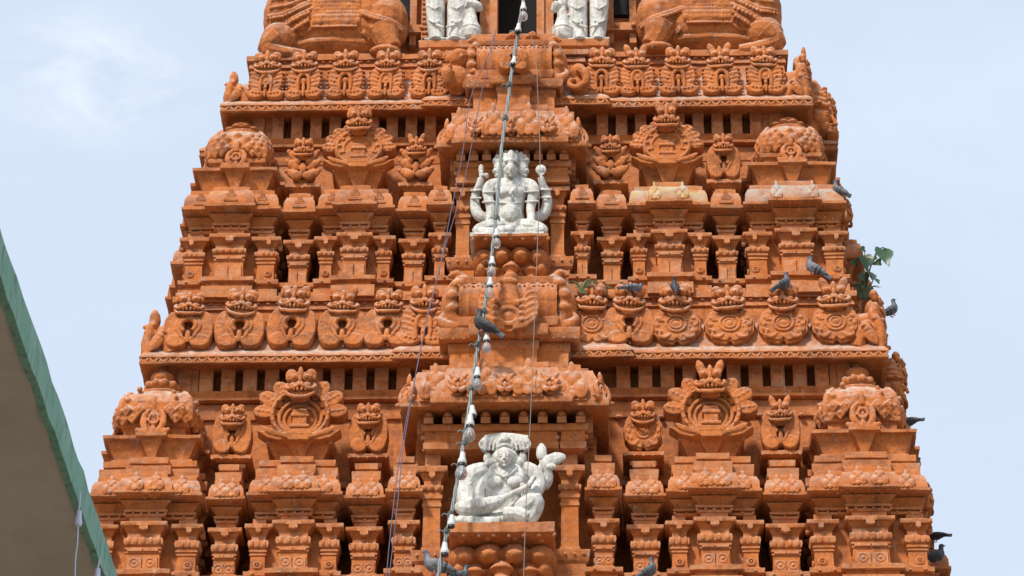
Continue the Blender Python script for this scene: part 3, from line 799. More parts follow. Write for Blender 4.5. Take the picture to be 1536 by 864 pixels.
def dentils(z0, z1, y, hw, skip, step=.262, bw=.15):
    """bracket course under the soffit and the string courses below it"""
    k = Mk(); h = z1-z0
    loft(k, plan(hw-.10, y+.26, YB-y-.26, (), ()), [(z0-.3, 0), (z1+.1, 0)], .3)
    n = int(2*(hw-.1)/step)
    for i in range(n+1):
        x = -hw+.1+(2*hw-.2)*i/n
        if abs(x) < skip: continue
        k.box((x, y+.13, (z0+z1)/2+.03), (bw, .28, h+.06)); k.box((x, y+.03, z0+h*.25), (bw*.8, .08, h*.4), (.5, 0, 0))
    m = int((YB-2*y)/step)
    for s in (-1, 1):
        for i in range(m+1): k.box((s*(hw-.13), y+.1+(YB-2*y-.2)*i/m, (z0+z1)/2+.03), (.28, bw, h+.06))
    loft(k, plan(hw-.02, y+.02, YB-y-.02), [(z0-.13, -.02), (z0-.125, .03), (z0-.09, .035), (z0-.07, 0), (z0-.01, .025), (z0, .03), (z0+.004, -.1)], .07, .006)
    loft(k, plan(hw-.08, y+.08, YB-y-.08), [(z0-.36, -.05), (z0-.35, .0, .01), (z0-.30, .01, .008), (z0-.14, 0), (z0-.12, -.05)], .06, .005)
    for sx in (-1, 1): beads(k, sx*skip, sx*hw*.97, y+.06, z0-.36, .16, .045, .6)
    return ob('dentil_course', k.mesh('dentil_course', 32), TERRA, tower, W((0, 0, 0)))
dentils(at(480, 586, .30).z, ZL2+.16, .30, 4.08, 1.1, .262, .165)
dentils(at(480, 208, .98).z, ZL1+.16, .98, 3.42, .9, .24, .145)

# ---- lion faced medallions along the two cornices
def med_row(pxs, py0, Y, T, z, mv, sizes, hs, faces, fs, dy, lab=None):
    for i, px in enumerate(pxs):
        x = at(px, py0, Y).x
        w = sizes*random.uniform(.97, 1.04)
        m = ob('medallion', MEDS[mv[i]], TERRA, tower, W((x, Y, z)), (R(-8), random.uniform(-.035, .035), random.uniform(-.04, .04)), (w, .55, hs*random.uniform(.97, 1.03)))
        f = faces[i]
        ob('lion_face', FACES[f], TERRA_W, m, (0, -.10, .80), (R(6), random.uniform(-.07, .07), random.uniform(-.08, .08)), (fs[0]/w*random.uniform(.93, 1.07), fs[0]*.9/.55, fs[1]/hs*random.uniform(.92, 1.06)))
z2 = at(400, 524, .02).z; z1 = at(480, 151, .74).z
med_row([284, 360, 436, 514, 580, 634], 490, .075, None, z2, [1, 1, 4, 1, 4, 3], .615, .63, [0, 1, 0, 2, 0, 3], (.39, .44), 0)
med_row([888, 944, 1015, 1094, 1174, 1254], 490, .075, None, z2, [2, 4, 2, 2, 2, 2], .615, .63, [4, 3, 1, 4, 1, 2], (.42, .46), 0)
med_row([399, 457, 518, 579, 644], 120, .785, None, z1, [3, 0, 0, 3, 0], .485, .56, [1, 3, 1, 3, 1], (.36, .40), 0)
med_row([902, 957, 1018, 1083, 1148], 120, .785, None, z1, [0, 3, 0, 0, 3], .485, .56, [4, 2, 1, 2, 4], (.36, .40), 0)
for (hw, y0, z, w, h, mv, fs) in ((HA, 0, z2, .62, .63, 2, .42), (HB, .7, z1, .49, .54, 0, .36)):   # the same rows on the two flanks
    for s in (1,):
        for j, yy in enumerate((.42, 1.05, 1.95, 2.75, 3.55, 4.45, 5.08)):
            if yy < y0+.35 or yy > YB-y0-.3: continue
            x = hw-.075+(.38 if 1.75 < yy < 3.75 else 0)
            m = ob('medallion', MEDS[mv], TERRA, tower, W((s*x, yy, z)), (R(-9), 0, s*math.pi/2), (w, .55, h))
            ob('lion_face', FACES[(j*2+1) % 5], TERRA_W, m, (0, -.10, .80), (R(6), 0, 0), (fs/w, fs*.9/.55, fs*1.1/h))
for (hw, y0, z, sc) in ((HA, .10, ZL2+.13, .50), (HB, .80, ZL1+.13, .42)):
    for s in (-1, 1):
        ob('corner_bird', CBIRD, TERRA, tower, W((s*(hw-.15), y0+.06, z)), (0, 0, 0), (sc if s < 0 else -sc, sc, sc*1.15))

# ---- flank bays that stand out beyond the corners
for T, hwall in ((TA, 4.5), (TB, 3.8)):
    for s in (-1, 1):
        shrine(T, 'fan', None, 0, 1 if T is TA else 0, rot=s*math.pi/2, loc=(s*hwall, 2.75, T.zb), hw=.62, face=1, nas=False)
        for yy in (1.85, 3.65):
            shrine(T, 'slender', None, 0, set_=.08, rot=s*math.pi/2, loc=(s*hwall, yy, T.zb), hw=.30, med=1, face=3, nas=False)
# ---- half shrines beside the niches
for T, pxs, wp, st in ((TA, (606, 905), 54, -.06), (TB, (660, 873), 40, -.06)):
    for px in pxs: shrine(T, 'plain', px, wp, set_=st, nas=T is TA)

# ---- the two statue niches of the centre bay
def niche(cx, half, lip, ktop, plates, phalf, den, ent, ehalf, cap, rng, base, pils, shw, rs, Ys, mat, tp, tsz):
    Yl, Yk, Ype, Yd, Ye, Yp, Yw, Yback = Ys
    z = lambda py, Y: at(cx, py, Y).z
    x = lambda px, Y: at(px, (lip+base)/2, Y).x
    X0 = x(cx, Yp); s = mpp(cx, lip, Yp); z0 = z(base, Yp)
    O = V((X0, Yw, z0)); zz = lambda py, Y: z(py, Y)-z0
    k = Mk(); hw = ehalf*s
    # back wall and side returns
    loft(k, plan(hw+.12, 0, .7), [(-.2, 0), (zz(lip, Yl)+.05, 0)], .15, .003)
    ze0, ze1 = zz(ent[0], Ye), zz(ent[1], Ye)
    r0, r1 = x(rs[0], Ye)-X0, x(rs[1], Ye)-X0
    pl = plan(hw-.02, Ye-Yw, .3, [(-hw+.0, -hw+.30, .06), (r0, r1, .05), (hw-.30, hw-.0, .06)])
    h = ze1-ze0
    loft(k, pl, [(ze0-.012, -.03), (ze0, .0), (ze0+h*.25, .004), (ze0+h*.28, -.012), (ze0+h*.72, -.012), (ze0+h*.75, .015), (ze1-.01, .03), (ze1, .03), (ze1+.01, -.06)], .06, .005)
    beads(k, -hw, hw, Ye-Yw-.03, ze0+h*.5, .16, .035, .9)
    beads(k, -hw, hw, Ye-Yw-.02, ze0-.0, .08, .016)
    zd0, zd1 = zz(den[0], Yd), zz(den[1], Yl+.12)
    n = 9
    for i in range(n):
        q = -hw+.06+(2*hw-.12)*i/(n-1); w = .12
        k.box((q, (Yd+Yw)/2-Yw, (zd0+zd1)/2), (w, abs(Yw-Yd), zd1-zd0+.1)); k.box((q, Yd-Yw-.05, zd0+.06), (w*.9, .14, .07), (.45, 0, 0)); k.ell((q, Yd-Yw-.07, zd0+.11), (w*.42, .07, .05))
    for sx in (-1, 1):
        for i in range(4): k.box((sx*(hw-.02), Yd-Yw+.1+.13*i, (zd0+zd1)/2), (.20, .07, zd1-zd0+.1))
    b = ob('statue_niche', k.mesh('statue_niche', 35), mat, tower, W(O))
    # canopy
    k = Mk(); hc = half*s-.17; zl, zk, zp = zz(lip, Yl), zz(ktop, Yk), zz(plates, Ype); hh = zk-zl
    yc = Yl+.17-Yw; cr0, cr1 = x(rs[0], Yl)-X0, x(rs[1], Yl)-X0
    pc = plan(hc, yc, .5, [(cr0, cr1, .10)])
    loft(k, pc, [(zl+.06, -.30), (zl+.05, -.28), (zl-.01, .12), (zl-.012, .165, .007), (zl+.0, .17, .008), (zl+.055, .172, .008), (zl+.06, .15), (zl+hh*.5, .10), (zl+hh*.9, .0), (zk, -.02), (zk+.01, -.08)], .05, .007)
    for j in range(2):
        za, zb = zk+(zp-zk)*j*.5, zk+(zp-zk)*(j+1)*.5
        loft(k, plan(phalf*s+.10-.09*j, yc+.10+.08*j, .5, [(cr0*.82, cr1*.82, .07)]), [(za-.05, -.06), (za+.0, -.04), (za+.015, .0, .01), (zb-.02, .0, .01), (zb-.015, -.03), (zb+.005, -.06)], .05, .007)
        beads(k, -phalf*s, phalf*s, yc+.10+.08*j, za-.02, .17, .035, .8)
    ob('canopy', k.mesh('canopy', 35), TERRA_W, b)
    for px in tp:
        xx = x(px, Yl)-X0; p = .10 if cr0-.05 < xx < cr1+.05 else 0
        ob('leaf_gable', TREF, TERRA_W, b, (xx, yc-p-.20, zl+.04), (R(-12), 0, random.uniform(-.05, .05)), (tsz, .22, hh*1.02))
    for i in range(len(tp)-1):
        px = (tp[i]+tp[i+1])/2; xx = x(px, Yl)-X0; p = .10 if cr0 < xx < cr1 else 0
        ob('leaf_gable', SMEDS[0], TERRA_W, b, (xx, yc-p-.20, zl+.05), (R(-12), 0, 0), (tsz*.62, .2, hh*.62))
    for sx in (-1, 1):
        ob('corner_leaf', NLEAF, TERRA_W, b, (sx*(hc+.09), yc-.09, zl+.03), (R(-8), 0, sx*.8), (.30, .3, .36))
        ob('corner_leaf', SMEDS[0], TERRA_W, b, (sx*(hc+.12), yc+.22, zl+.08), (R(-8), 0, sx*1.4), (.34, .3, .46))
    # pilasters
    T = Tier(); T.pb = T.zb = z0; T.pt = z0; T.rb = z(rng[0], Yp); T.rt = z(rng[1], Yp); T.ab = z(cap[0], Yp); T.at = z(cap[1], Yp); T.eb = z(ent[0], Ye)
    for px in pils: add_pilaster(T, b, shw*s, x(px, Yp)-X0, Yp-Yw, 0, False, PLAIN, False)
    # base moulding
    for px in pils:
        k = Mk(); loft(k, plan(shw*s*.9, Yp-Yw, .2), [(-.40, .0), (-.16, .0), (-.13, .03), (-.02, .05, .008), (0, .05), (.002, 0)], .06, .006, (x(px, Yp)-X0, 0, 0)); beads(k, x(px, Yp)-X0-.16, x(px, Yp)-X0+.16, Yp-Yw-.05, -.06, .09, .02)
        ob('base_moulding', k.mesh('base_moulding', 35), TERRA_W, b)
    return b
niche(757, 155, 607, 560, 541, 112, (640, 617), (676, 641), 121, (721, 702), (737, 727), 827, (648.5, 854.5), 26, (666, 838),
      (-.78, -.55, -.5, -.50, -.46, -.40, .02, 0), PLAIN, (650, 722, 792, 858), .36)
niche(769, 110, 218, 174, 154, 80, (246, 229), (277, 247), 84, (300, 284), (318, 309), 388, (694.5, 836), 20, (697, 832),
      (.02, .22, .28, .26, .30, .36, .78, 0), PLAIN, (686, 739, 793, 850), .30)

def sala(cx, xl, xr, ytop, ybot, Y, rad, lip0, lip1, blk, lhalf, bhalf, fan, fw, fz, chalf):
    """barrel vaulted miniature roof lying across the bay, scroll ends, middle medallion and flared base"""
    s = mpp(cx, ybot, Y); z = lambda py, yy: at(cx, py, yy).z; X = lambda px, yy: at(px, (ytop+ybot)/2, yy).x
    x0, x1, xc = X(xl, Y), X(xr, Y), X(cx, Y)
    zb = z(ybot, Y-rad*.8); zt = z(ytop, Y-.1)
    O = V((xc, Y, zb)); k = Mk(); n = 30; h = zt-zb; rings = []
    for i in range(n+1):
        xx = x0-xc+(x1-x0)*i/n; bul = 1+(.055 if i % 3 == 0 else 0)
        rings.append([k.bm.verts.new((xx, -rad*bul*math.cos(a), h*.5+h*.5*bul*math.sin(a))) for a in [R(-90+12*j) for j in range(31)]])
    for a, b in zip(rings, rings[1:]):
        for j in range(len(a)-1): k.bm.faces.new((a[j], a[j+1], b[j+1], b[j]))
    for sg in (.80, .62): beads(k, x0-xc, x1-xc, -rad*.86, h*sg, .055, .018)
    loft(k, plan((x1-x0)/2, -rad*.9, .3), [(-.02, 0), (.05, .02), (.09, .02), (.1, -.05)], .07, .005, ((x0+x1)/2-xc, 0, 0))
    loft(k, plan((x1-x0)/2, -.16, .16), [(h*.94, 0), (h*1.02, .02), (h*1.06, .02), (h*1.07, -.05)], .07, .006, ((x0+x1)/2-xc, 0, 0))
    b = ob('barrel_roof', k.mesh('barrel_roof', 40), TERRA, tower, W(O))
    for sx, px in ((1, xl), (-1, xr)):
        ob('scroll_end', SCROLL, TERRA_W, b, (X(px, Y)-xc, -.02, -.03), (0, 0, sx*.25), (sx*h*1.05, h*1.1, h*1.18))
    k = Mk(); l1, l0, bb = z(lip1, Y-rad-.1)-zb, z(lip0, Y-rad-.1)-zb, z(blk, Y-rad)-zb
    hl, hb, hc = lhalf*s, bhalf*s, chalf*s; d = hl-hb
    yb = -rad+.02
    loft(k, plan(hb, yb, .5, [(-hc, hc, .09)]), [(bb-.25, 0), (bb-.02, 0), (bb, .02), (bb+.10, .025), (bb+.11, .0), (l0-.03, d*.75), (l0-.02, d*.9), (l0, d, .008), (l1, d+.01, .008), (l1+.005, d-.05), (l1+.02, d-.2)], .06, .006)
    beads(k, -hl*.95, hl*.95, yb-d-.0, l0-.02, .13, .02, .7)
    ob('flared_base', k.mesh('flared_base', 35), TERRA_W, b)
    f = ob('medallion', fan, TERRA, b, (0, -rad-.25, z(fz[0], Y-rad-.1)-zb), (R(-5), 0, .03), (fw*s, .38, (z(fz[1], Y-rad-.1)-z(fz[0], Y-rad-.1))))
    return b
fanmed = Mk()
fanmed.ext([(.40*math.cos(a), .36+.36*math.sin(a)) for a in [2*math.pi*i/24 for i in range(24)]], -.05, .3)
fanmed.ring((0, -.10, .30), .17, .05, 1.2); fanmed.ell((0, -.07, .3), (.10, .06, .10)); fanmed.ell((0, -.12, .3), .035)
fanmed.cone((0, 0, .86), .20, .10, .45, n=16); fanmed.ell((0, -.02, 1.04), (.16, .16, .09)); fanmed.ell((0, -.06, .58), (.26, .13, .09))
for s_ in (-1, 1):
    plate(fanmed, [(s_*x, z) for x, z in ((.05, .0), (.28, .05), (.46, .24), (.52, .50), (.48, .78), (.38, .95), (.29, .90), (.24, .66), (.20, .40))], -.16, .2, .03)
    for q in range(5):
        fanmed.tube([(s_*.24, -.165, .16+.12*q), (s_*.36, -.18, .26+.13*q), (s_*.49, -.165, .34+.11*q)], [.012, .022, .01], 1, 6)
    for q in range(4): fanmed.ell((s_*.22, -.17, .20+.13*q), (.05, .06, .045))
FANMED = carve(fanmed, .017, 1, 'fan_medallion')
sala(765, 690, 836, 424, 487, .02, .30, 506, 492, 526, 104, 88, FANMED, 88, (508, 432), 42)
sala(772, 716, 828, 68, 116, .72, .26, 126, 118, 140, 72, 60, MEDS[1], 46, (119, 82), 24)
for px in (770, 799):
    p = at(px, 64, .72); ob('roof_finial', FINIAL, TERRA, tower, W(p), (0, 0, 0), (.17, .17, .17))

# lotus brackets that carry the statues
def pedestal(cx, y0, y1, half, Y, d, slab):
    s = mpp(cx, y0, Y); p = at(cx, y0, Y); h = p.z-at(cx, y1, Y+d*.1).z; w = 2*half*s
    o = ob('lotus_pedestal', lotus_pedestal(w*.94, h, d), PLAIN, tower, W(p+V((0, d*.5, 0))))
    k = Mk(); loft(k, plan(w/2, -d*.55, d*.5), [(-.03, -.10), (-.012, -.02), (0, 0, .008), (slab, .004, .008), (slab+.004, -.03), (slab+.005, -.2)], .05, .006)
    beads(k, -w/2, w/2, -d*.5, -.02, .15, .03)
    ob('slab', k.mesh('slab'), TERRA_W, o)
    k = Mk(); loft(k, plan(w*.30, -.1, d*.6), [(-h-.9, .0), (-.05, 0)], .2); ob('backing', k.mesh('backing'), PLAIN, o)
    return p
pedestal(752, 800, 888, 79, -1.0, .82, .12)
pedestal(766, 356, 428, 56, -.22, .72, .03)

# small carved figures by the upper barrel roof, crouching and trunked
k = Mk()
k.ell((0, 0, .22), (.17, .15, .22)).ell((0, -.03, .52), (.14, .14, .15)).ell((0, -.10, .56), (.11, .08, .08))
for s in (-1, 1):
    k.tube([(s*.13, -.02, .36), (s*.24, -.06, .25), (s*.14, -.18, .30)], [.06, .05, .045], 1, 8); k.tube([(s*.10, -.05, .08), (s*.22, -.22, .16), (s*.20, -.20, .0)], [.09, .08, .05], 1, 8)
    k.ell((s*.06, -.15, .53), .022); k.ell((s*.14, -.0, .52), (.03, .05, .06))
k.ell((0, -.15, .49), (.03, .05, .04))
ob('crouching_figure', carve(k, .012, 1, 'crouching_figure'), PLAIN, tower, W(at(686, 142, .62)), (0, 0, .35), (1, 1, 1.0))
k = Mk()
k.ell((0, 0, .45), (.15, .14, .17)); k.tube([(.05, -.12, .42), (.16, -.14, .30), (.18, -.14, .12), (.05, -.14, .02), (-.10, -.14, .06), (-.12, -.14, .18), (-.02, -.14, .20)], [.09, .085, .075, .065, .055, .045, .03], 1, 8)
k.ell((0, .05, .18), (.16, .15, .22))
ob('trunked_figure', carve(k, .012, 1, 'trunked_figure'), PLAIN, tower, W(at(868, 140, .66)), (0, 0, -.25), (.72, .8, .72))

# ---- upper storey: door, windows, back wall, ledge
Z3 = at(769, -3, 1.9).z
def upx(px, Y, py=20): return at(px, py, Y).x
YD = 1.45
zl = at(769, 66, 1.15).z; zdoor = at(775, 50, YD).z
k = Mk()
loft(k, plan(2.75, 2.05, YB-2.05), [(ZT1-.3, 0), (ZT1+3.6, 0)], .3)
ob('wall', k.mesh('wall', 30), TERRA, tower, W((0, 0, 0)))
xl, xr = upx(746, YD), upx(805, YD); xo0, xo1 = upx(722, YD), upx(830, YD)
k = Mk()
for a, b, y in ((xo0-.02, xl-.10, YD), (xl-.10, xl, YD-.035), (xr, xr+.10, YD-.035), (xr+.10, xo1, YD)):
    k.box(((a+b)/2, y+.25, ZT1+1.4), (b-a, .5, 2.9))
k.box(((xl+xr)/2, YD+.25, ZT1+2.55), (xr-xl+.02, .49, .6)); k.box(((xl+xr)/2, YD+.2, zdoor-.2), (xr-xl+.01, .38, .4))
ob('door_frame', k.mesh('door_frame', 30), PLAIN, tower, W((0, 0, 0)))
k = Mk(); k.box(((xl+xr)/2, YD+.56, ZT1+1.4), (xr-xl+.3, .10, 3.0)); ob('door_shade_panel', k.mesh('door_shade_panel', 30), DARK, tower, W((0, 0, 0)))  # solid black slab: the doorway's inner shade is put into its colour
for s, pxa, pxb in ((-1, 600, 716), (1, 836, 962)):
    xa, xb = upx(pxa, 1.6), upx(pxb, 1.6)
    k = Mk()
    k.box(((xa+xb)/2, 1.83, ZT1+1.5), (xb-xa, .38, 3.2))
    k.box(((xa+xb)/2, 1.54, at(769, 46, 1.5).z), (xb-xa, .24, .12))
    for i in range(5): k.ell((xa+(xb-xa)*(i+.5)/5, 1.40, at(769, 46, 1.5).z), (.035, .03, .03), u=8, v=6)
    xw = upx(932, 1.6) if s > 0 else upx(604, 1.6)
    for dx in (-.15, .15): k.box((xw+dx, 1.56, ZT1+1.7), (.09, .14, 2.4))
    for dx in (-.33, .33):
        k.box((xw+dx, 1.52, ZT1+1.7), (.13, .22, 2.4))
        for i in range(30): k.ell((xw+dx, 1.40, ZT1+.55+.08*i), (.06, .03, .032), u=8, v=6)
    ob('window_frame', k.mesh('window_frame', 30), TERRA, tower, W((0, 0, 0)))
    k = Mk(); k.box((xw, 1.60, at(769, 22, 1.6).z+.9), (.22, .1, 1.9)); ob('window_shade_panel', k.mesh('window_shade_panel', 30), DARK, tower, W((0, 0, 0)))  # black panel in front of solid wall, painted as the window's shade
k = Mk()
xa, xb = upx(634, 1.1, 66), upx(908, 1.1, 66)
loft(k, plan((xb-xa)/2, 1.08, 2.0, [(-.5, .5, .12)]), [(ZT1-.2, 0), (zl-.12, 0), (zl-.11, .04), (zl-.01, .05, .008), (zl, .04), (zl+.002, -.1)], .07, .006, ((xa+xb)/2, 0, 0))
ob('statue_ledge', k.mesh('statue_ledge', 30), TERRA_W, tower, W((0, 0, 0)))
k = Mk()
loft(k, plan(3.15, 1.5, YB-1.5), [(ZT1+3.5, -.3), (ZT1+3.5, .2), (ZT1+3.6, .22), (ZT1+4.0, -.1), (ZT1+4.2, -.2), (ZT1+4.2, -1.0)], .2)
ob('cornice', k.mesh('cornice', 30), TERRA, tower, W((0, 0, 0)))
k = Mk(); n = 24; rr = []
for i in (0, 1):
    rr.append([k.bm.verts.new(((-2.9, 2.9)[i], 2.75-1.25*math.cos(a), ZT1+4.2+1.7*math.sin(a))) for a in [math.pi*j/n for j in range(n+1)]])
for j in range(n): k.bm.faces.new((rr[0][j], rr[0][j+1], rr[1][j+1], rr[1][j]))
k.bm.faces.new(rr[0]); k.bm.faces.new(rr[1][::-1])
b = ob('vault_roof', k.mesh('vault_roof', 30), TERRA_W, tower, W((0, 0, 0)))
# ---- the plainer storeys below the picture, down to the stone gateway
ZB = TA.pb
cornice(ZB-1.25, 5.35, -.85, ZB+.02, .30, 1.7)
zz = ZB-1.25; hw, y0 = 5.0, -.45
for i in range(3):
    core('wall', hw+.5*i-.1, y0-.5*i, zz-4.0*(i+1)+.2, zz-4.0*i+.2)
    k = Mk(); loft(k, plan(hw+.5*i+.35, y0-.5*i-.45, YB-y0+.5*i+.45), [(zz-4*(i+1), -.4), (zz-4*(i+1), 0), (zz-4*(i+1)+.2, 0), (zz-4*(i+1)+.7, -.35), (zz-4*(i+1)+.71, -.8)], .25)
    ob('cornice', k.mesh('cornice', 30), TERRA, tower, W((0, 0, 0)))
core('wall', 6.6, -2.2, GZ, zz-11.9)
# ---- carved faces and leaves in profile on the right flank, and the same on the left
for s in (1,):
    for px, py, Y, h in ((1236, 206, 1.3, .90), (1352, 603, .9, .62)):
        p = at(px, py, Y); x = p.x if s > 0 else -p.x
        ob('profile_face', PHEAD, TERRA, tower, W((x-s*.08, Y, p.z)), (0, 0, s*math.pi/2*.94), h)
    for px, py, Y, w, h, r in ((1214, 160, 1.1, .5, .62, .9), (1222, 128, 1.35, .42, .6, 1.2), (1330, 520, .75, .5, .6, .9), (1335, 500, 1.1, .42, .55, 1.2)):
        p = at(px, py, Y); x = p.x if s > 0 else -p.x
        ob('leaf_scroll', NLEAF, TERRA_W, tower, W((x-s*.16, Y, p.z)), (0, 0, s*r), (w, .4, h*.8))
# ------------------------------------------------------------------ statues
class Fig:
    """a figure modelled in photo-survey units round a base point; z is corrected for the upward view"""
    def __init__(s, x0, y0): s.x0, s.y0, s.k = x0, y0, Mk()
    def q(s, px, py, d=0): return V((px-s.x0, d, (s.y0-py)*KZ+d*.57))
    def e(s, px, py, d, rx, ry, rz, rot=(0, 0, 0)): s.k.ell(s.q(px, py, d), (rx, ry, rz*1.08), rot); return s
    def t(s, pts, rad, sy=1): s.k.tube([s.q(*p) for p in pts], rad, sy, 10); return s
    def beads(s, pts, r, step):
        P = [s.q(*p) for p in pts]
        for a, b in zip(P, P[1:]):
            n = max(1, int((b-a).length/step))
            for i in range(n): s.k.ell(a.lerp(b, i/n), r, u=8, v=6)
        return s
def face_on(f, px, py, d, r):
    """nose, lips, eyes and ears of a carved face of radius r centred at px, py"""
    f.e(px, py+r*.08, d, r*.80, r*.85, r*1.0).e(px, py+r*.5, d-r*.12, r*.58, r*.7, r*.5)
    f.k.tube([f.q(px, py-r*.25, d-r*.78), f.q(px, py+r*.10, d-r*1.0), f.q(px, py+r*.22, d-r*1.02)], [r*.09, r*.15, r*.19], 1, 8)
    f.e(px, py+r*.47, d-r*.84, r*.30, r*.10, r*.055).e(px, py+r*.60, d-r*.82, r*.22, r*.10, r*.06).e(px, py+r*.86, d-r*.68, r*.22, r*.15, r*.16)
    for s in (-1, 1):
        f.e(px+s*r*.33, py-r*.10, d-r*.72, r*.20, r*.10, r*.085).e(px+s*r*.34, py-r*.28, d-r*.74, r*.26, r*.10, r*.05)
        f.e(px+s*r*.82, py+r*.1, d, r*.13, r*.22, r*.34)
def hand(f, px, py, d, s, up=1):
    f.e(px, py, d, s*.55, s*.35, s*.6)
    for i in range(4): f.t([(px-s*.42+s*.28*i, py-up*s*.4, d-s*.1), (px-s*.44+s*.29*i, py-up*s*(1.0+.12*(i in (1, 2))), d-s*.2), (px-s*.42+s*.28*i, py-up*s*(1.3+.16*(i in (1, 2))), d-s*.05)], [s*.15, s*.13, s*.10])
    f.t([(px+s*.4, py, d-s*.1), (px+s*.75, py-up*s*.3, d-s*.3), (px+s*.75, py-up*s*.6, d-s*.35)], [s*.16, s*.14, s*.11])

# upper statue: many headed, four arms, seated cross legged
f = Fig(765, 354)
face_on(f, 766, 254, -20, 11.5)
f.e(766, 247, -2, 27, 12, 22).e(766, 262, 0, 25, 11, 14)
for s in (-1, 1):   # the heads that look sideways
    f.e(766+s*17, 254, -6, 9, 10, 13).e(766+s*24, 256, -9, 4, 5, 4).e(766+s*21, 250, -12, 4, 3, 1.5).e(766+s*22, 263, -10, 3.5, 3, 1.6)
    f.t([(766+s*12, 240, -12), (766+s*20, 240, -8), (766+s*26, 244, -2)], 3)
for i in range(9):
    a = R(20+i*17.5); f.e(766+26*math.cos(a), 246-19*math.sin(a), -4, 4, 6, 4.5)
f.t([(757, 242, -23), (766, 240, -26), (775, 242, -23)], 2.6).t([(766, 246, -24), (766, 232, -20), (766, 225, -8)], [4, 6, 3])
for x in (758, 774): f.t([(x, 242, -22), (x, 231, -14)], [2.5, 4])
f.t([(766, 266, -8), (766, 276, -6)], [8, 10])
f.t([(766, 272, -2), (766, 285, -5), (766, 300, -6), (766, 318, -6), (766, 338, -4), (766, 350, 0)], [20, 27, 21, 19, 23, 26], .62)
f.e(756, 288, -17, 10, 7, 8).e(776, 288, -17, 10, 7, 8).e(766, 320, -17, 15, 9, 14)
f.beads([(751, 273, -16), (758, 283, -22), (766, 289, -24), (774, 283, -22), (781, 273, -16)], 1.8, 3.2)
f.beads([(754, 269, -14), (766, 277, -20), (778, 269, -14)], 1.6, 3); f.e(766, 291, -25, 3, 2.5, 3.5)
f.beads([(749, 304, -15), (766, 306, -20), (783, 304, -15)], 2.0, 3.6)
for s in (-1, 1):
    f.t([(766+s*10, 272, -2), (766+s*27, 276, -5), (766+s*34, 284, -9), (766+s*33, 297, -12), (766+s*30, 313, -14), (766+s*31, 326, -20), (766+s*31, 337, -26)], [7, 9, 9.5, 8, 6.8, 6.5, 5.5])
    for y in (288, 303): f.t([(766+s*22, y, -13), (766+s*33, y+.5, -22), (766+s*42, y, -13)], 1.8)
    f.t([(766+s*25, 332, -22), (766+s*36, 332, -22)], 2.2)
    hand(f, 766+s*31, 341, -28, 6.5, -1)
    # rear arm bowed outwards, forearm raised with an emblem
    f.t([(766+s*30, 328, 4), (766+s*48, 322, 6), (766+s*54, 305, 6), (766+s*52, 288, 4), (766+s*48, 278, -2), (766+s*45, 266, -6)], [8, 9, 8, 7, 6, 5])
    for y in (296, 284): f.t([(766+s*44, y, -4), (766+s*54, y+1, -5), (766+s*60, y, 2)], 1.7)
    hand(f, 766+s*45, 262, -7, 6.0)
    if s < 0: f.e(721, 252, -4, 4.5, 4, 8).e(729, 262, -6, 4, 4, 4)
    else: f.e(811, 254, -5, 8.5, 4, 8.5).e(811, 254, -9, 4.5, 3, 4.5)
    # folded leg
    f.t([(766+s*12, 340, -8), (766+s*32, 342, -22), (766+s*48, 347, -26), (766+s*36, 350, -36), (766+s*8, 349, -40)], [12, 12, 9, 8, 6])
f.k.box((-3, -12, -24), (110, 66, 8)); f.e(766, 349, 2, 27, 22, 14).e(766, 355, -8, 34, 26, 12)
w = mpp(765, 300, .12)
ob('seated_statue', carve(f.k, .9, 1, 'seated_statue', .25), WHITE, None, at(765, 354, .13), (0, 0, 0), w,
   'white painted seated four armed stone statue with several heads, on the upper orange lotus bracket', 'statue')

# lower statue: seated figure playing a long necked lute
f = Fig(755, 785)
face_on(f, 757, 686, -27, 14.5)
f.e(757, 690, -6, 21, 15, 18).e(757, 672, -4, 27, 16, 13)
f.t([(728, 668, -2), (757, 664, -4), (790, 669, -2)], [13, 12, 13], 1.1)
for s in (-1, 1):
    f.e(757+s*30, 670, -4, 9, 12, 12); f.k.ring(f.q(757+s*30, 669, -14), 8, 2); f.e(757+s*26, 690, -4, 7, 9, 10)
    for i in range(4): f.t([(757+s*(5+6*i), 660, -16), (757+s*(10+6*i), 668, -17), (757+s*(12+6*i), 678, -15)], 2)
    f.e(757+s*22, 697, -8, 8, 8, 7)
f.t([(745, 674, -24), (757, 669, -28), (769, 674, -24)], 3).e(757, 663, -18, 9, 7, 6)
f.t([(757, 700, -10), (757, 712, -8)], [10, 12])
f.t([(757, 706, -2), (757, 722, -6), (757, 745, -6), (757, 768, -4), (757, 782, -2)], [26, 36, 29, 27, 32], .6)
f.e(744, 724, -23, 13, 8, 9).e(772, 724, -23, 13, 8, 9)
f.beads([(738, 702, -20), (746, 711, -27), (757, 716, -30), (768, 711, -27), (777, 702, -20)], 2.4, 4)
f.beads([(742, 699, -18), (757, 709, -26), (773, 699, -18)], 2, 3.6)
# playing arm (photo left) and the arm on the neck
f.t([(730, 708, -6), (710, 715, -8), (700, 730, -10), (698, 746, -16), (706, 758, -28), (728, 757, -36)], [14, 18, 18, 16, 12, 8]).t([(722, 720, -4), (714, 745, -6), (720, 768, -6)], [14, 16, 14])
f.t([(692, 722, -24), (708, 726, -25)], 2.4).t([(684, 738, -20), (704, 742, -26)], 2.2)
hand(f, 730, 754, -38, 7, -1)
f.t([(786, 706, -6), (800, 712, -8), (808, 728, -10), (800, 742, -20), (786, 738, -30)], [13, 13, 11, 10, 8])
hand(f, 784, 734, -32, 7, 1)
